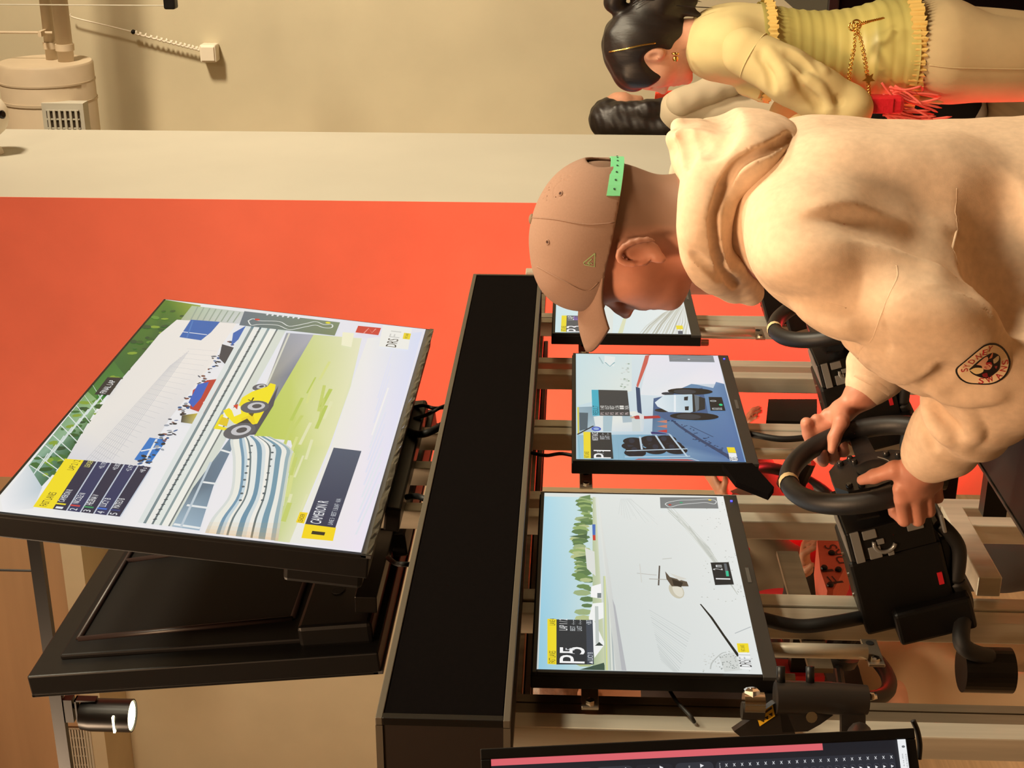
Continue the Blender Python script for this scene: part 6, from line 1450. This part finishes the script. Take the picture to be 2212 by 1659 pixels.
# ------------------------------------------------------------------ far-side fittings glimpsed through the posts
def far_wheel(c, lab):
    c = V(c); N = unit((0, .952, .306)); t = thing('steering_wheel', c-V((0, 0, .15)), lab, 'steering wheel', 'steering wheels of the rigs')
    MB().torus(c, N, .130, .0165, 48, 12).build('rim', m_leather, t, smooth=True); MB().lathe(c-N*.03, N, [(.05, 0), (.05, .02)], 20).build('hub_plate', M('hub_black'), t, auto=True)
    for a in (0, math.pi): MB().cyl(c-N*.02, c+V((math.cos(a)*.125, 0, 0)), .009, 8).build('spoke', M('spoke_black'), t)
    MB().cyl(c-N*.03, c-N*.10, .028, 20).build('hub_shaft', m_blackm, t)
far_wheel((2.67, 1.70, 1.13), 'steering wheel on the far side, held by the person in charcoal knit')
far_wheel((3.50, 1.70, 1.10), 'steering wheel on the far side, before the red-topped person')
def board(pts, Y, d, rgb, lab, words=None):
    q = [PY(x, y, Y) for x, y in pts]; t = thing('sign_board', np.mean(q, 0)-V((0, 0, .05)), lab, 'sign')
    MB().prism(q, (0, 1, 0), d).build('panel', M('board_%d' % rgb[1], rgb, .6, noise=(80., .06)), t)
    return t, q
t, q = board(((1765, 1165), (1820, 1170), (1842, 1195), (1800, 1275), (1787, 1276), (1772, 1232)), 1.50, .09, (206,92,68), 'salmon board reading DRS F1 with four black bolts, seen between the posts')
ez_ = unit(PY(1800, 1185, 1.499)-PY(1818, 1225, 1.499)); cv = Canvas(PY(1800, 1200, 1.4988), (1, 0, 0), (0, 0, 1), (0, -1, 0), eps=1e-4)
def bt(s_, x, y, w, h, rot): a, b = cv.px(x, y); cv.text(s_, a-w/2, b-h/2, a+w/2, b+h/2, (60,24,20), rot)
bt('DRS', 1808, 1196, .085, .028, -.25); bt('F1', 1798, 1245, .060, .026, -.25)
cv.build('lettering', t, M_print(), label='dark hand-drawn letters DRS F1')
for (x, y) in ((1796, 1196), (1780, 1228), (1811, 1232), (1793, 1265)): MB().lathe(PY(x, y, 1.4985), (0, -1, 0), [(.0075, 0), (.0075, .004), (.005, .007)], 10).build('bolt', m_black, t)
t, q = board(((1664, 1422), (1770, 1427), (1782, 1462), (1675, 1460)), 1.42, .05, (196,22,34), 'red board with a dark lower edge beside the far hand')
mq = np.mean(q, 0); MB().b2((mq[0]-.015, 1.291, mq[2]-.015), (mq[0]+.015, 1.42, mq[2]+.015)).build('bracket', m_blackm, t); MB().b2((mq[0]-.2, 1.291, mq[2]-.02), (mq[0]+.2, 1.30, mq[2]+.02)).build('bracket_rail', m_alud, t)
q = [PZ(x, y, .03) for x, y in ((1965, 1512), (2115, 1494), (2128, 1518), (1985, 1526))]; t = thing('sign_board', np.mean(q, 0)-V((0, 0, .03)), 'thin red board lying on the floor far behind the rig', 'sign')
MB().prism([V((p[0], p[1], .001)) for p in q], (0, 0, 1), .03).build('panel', M('board_40', (206,40,44), .6), t)
# dark clamp below the middle monitor
t = thing('mount_clamp', PY(1640, 1010, 1.2), 'black angled clamp under the lower corner of the middle monitor', 'bracket')
MB().prism([PY(x, y, 1.16) for x, y in ((1560, 1002), (1625, 1000), (1672, 1052), (1660, 1068), (1590, 1040))], (0, 1, 0), .012).build('clamp_block', m_fascia, t)
t = thing('control_box', PY(1690, 880, 1.3), 'black electronics box behind the posts, right of the middle monitor', 'box')
MB().prism([PY(x, y, 1.30) for x, y in ((1660, 862), (1765, 862), (1765, 902), (1735, 910), (1655, 908))], (0, 1, 0), .06).build('housing', m_black, t)
# red light battens: on the floor by the red wall and under the rig's far end
def batten(lo, hi, strip_lo, strip_hi, lab, lloc, ltgt, sx, power, legs):
    t = thing('led_batten', ((lo[0]+hi[0])/2, (lo[1]+hi[1])/2, 0), lab, 'light')
    MB().b2(lo, hi, bev=.004).build('housing', m_blackm, t); MB().b2(strip_lo, strip_hi).build('light_strip', M('red_glow', (255,20,30), .4, emit=12.), t)
    for (x, y) in legs: MB().b2((x-.02, y-.02, 0), (x+.02, y+.02, lo[2])).build('stand', m_blackm, t)
    l = bpy.data.lights.new('batten_lamp', 'AREA'); l.shape = 'RECTANGLE'; l.size = sx; l.size_y = .05; l.energy = power; l.color = (1., .03, .04)
    o = bpy.data.objects.new('batten_lamp', l); COL.objects.link(o); o.location = lloc
    o.rotation_euler = (Vector(ltgt)-Vector(lloc)).to_track_quat('-Z', 'X').to_euler()
batten((4.02, 1.20, .50), (4.08, 2.15, .56), (4.0805, 1.22, .512), (4.086, 2.13, .548), 'red glowing light batten in front of the red wall', (4.10, 1.65, .54), (4.6, 1.65, 1.25), .9, 27, ((4.05, 1.25), (4.05, 2.1)))
batten((3.30, 1.14, .62), (4.0, 1.20, .68), (3.32, 1.134, .632), (3.98, 1.1395, .668), 'red glowing light batten under the far end of the rig', (3.65, 1.12, .65), (3.65, .4, .95), .6, 5, ((3.35, 1.17), (3.95, 1.17)))
# dark counter behind the person in yellow
t = thing('counter', (5.4, -.55, 0), 'black counter behind the person in pale yellow, at the photo edge', 'counter')
MB().b2((4.9, -2.0, 0), (5.9, .66, .83), bev=.01).build('cabinet', m_fascia, t); MB().b2((4.88, -2.02, .831), (5.92, .68, .87), bev=.006).build('counter_top', m_black, t)
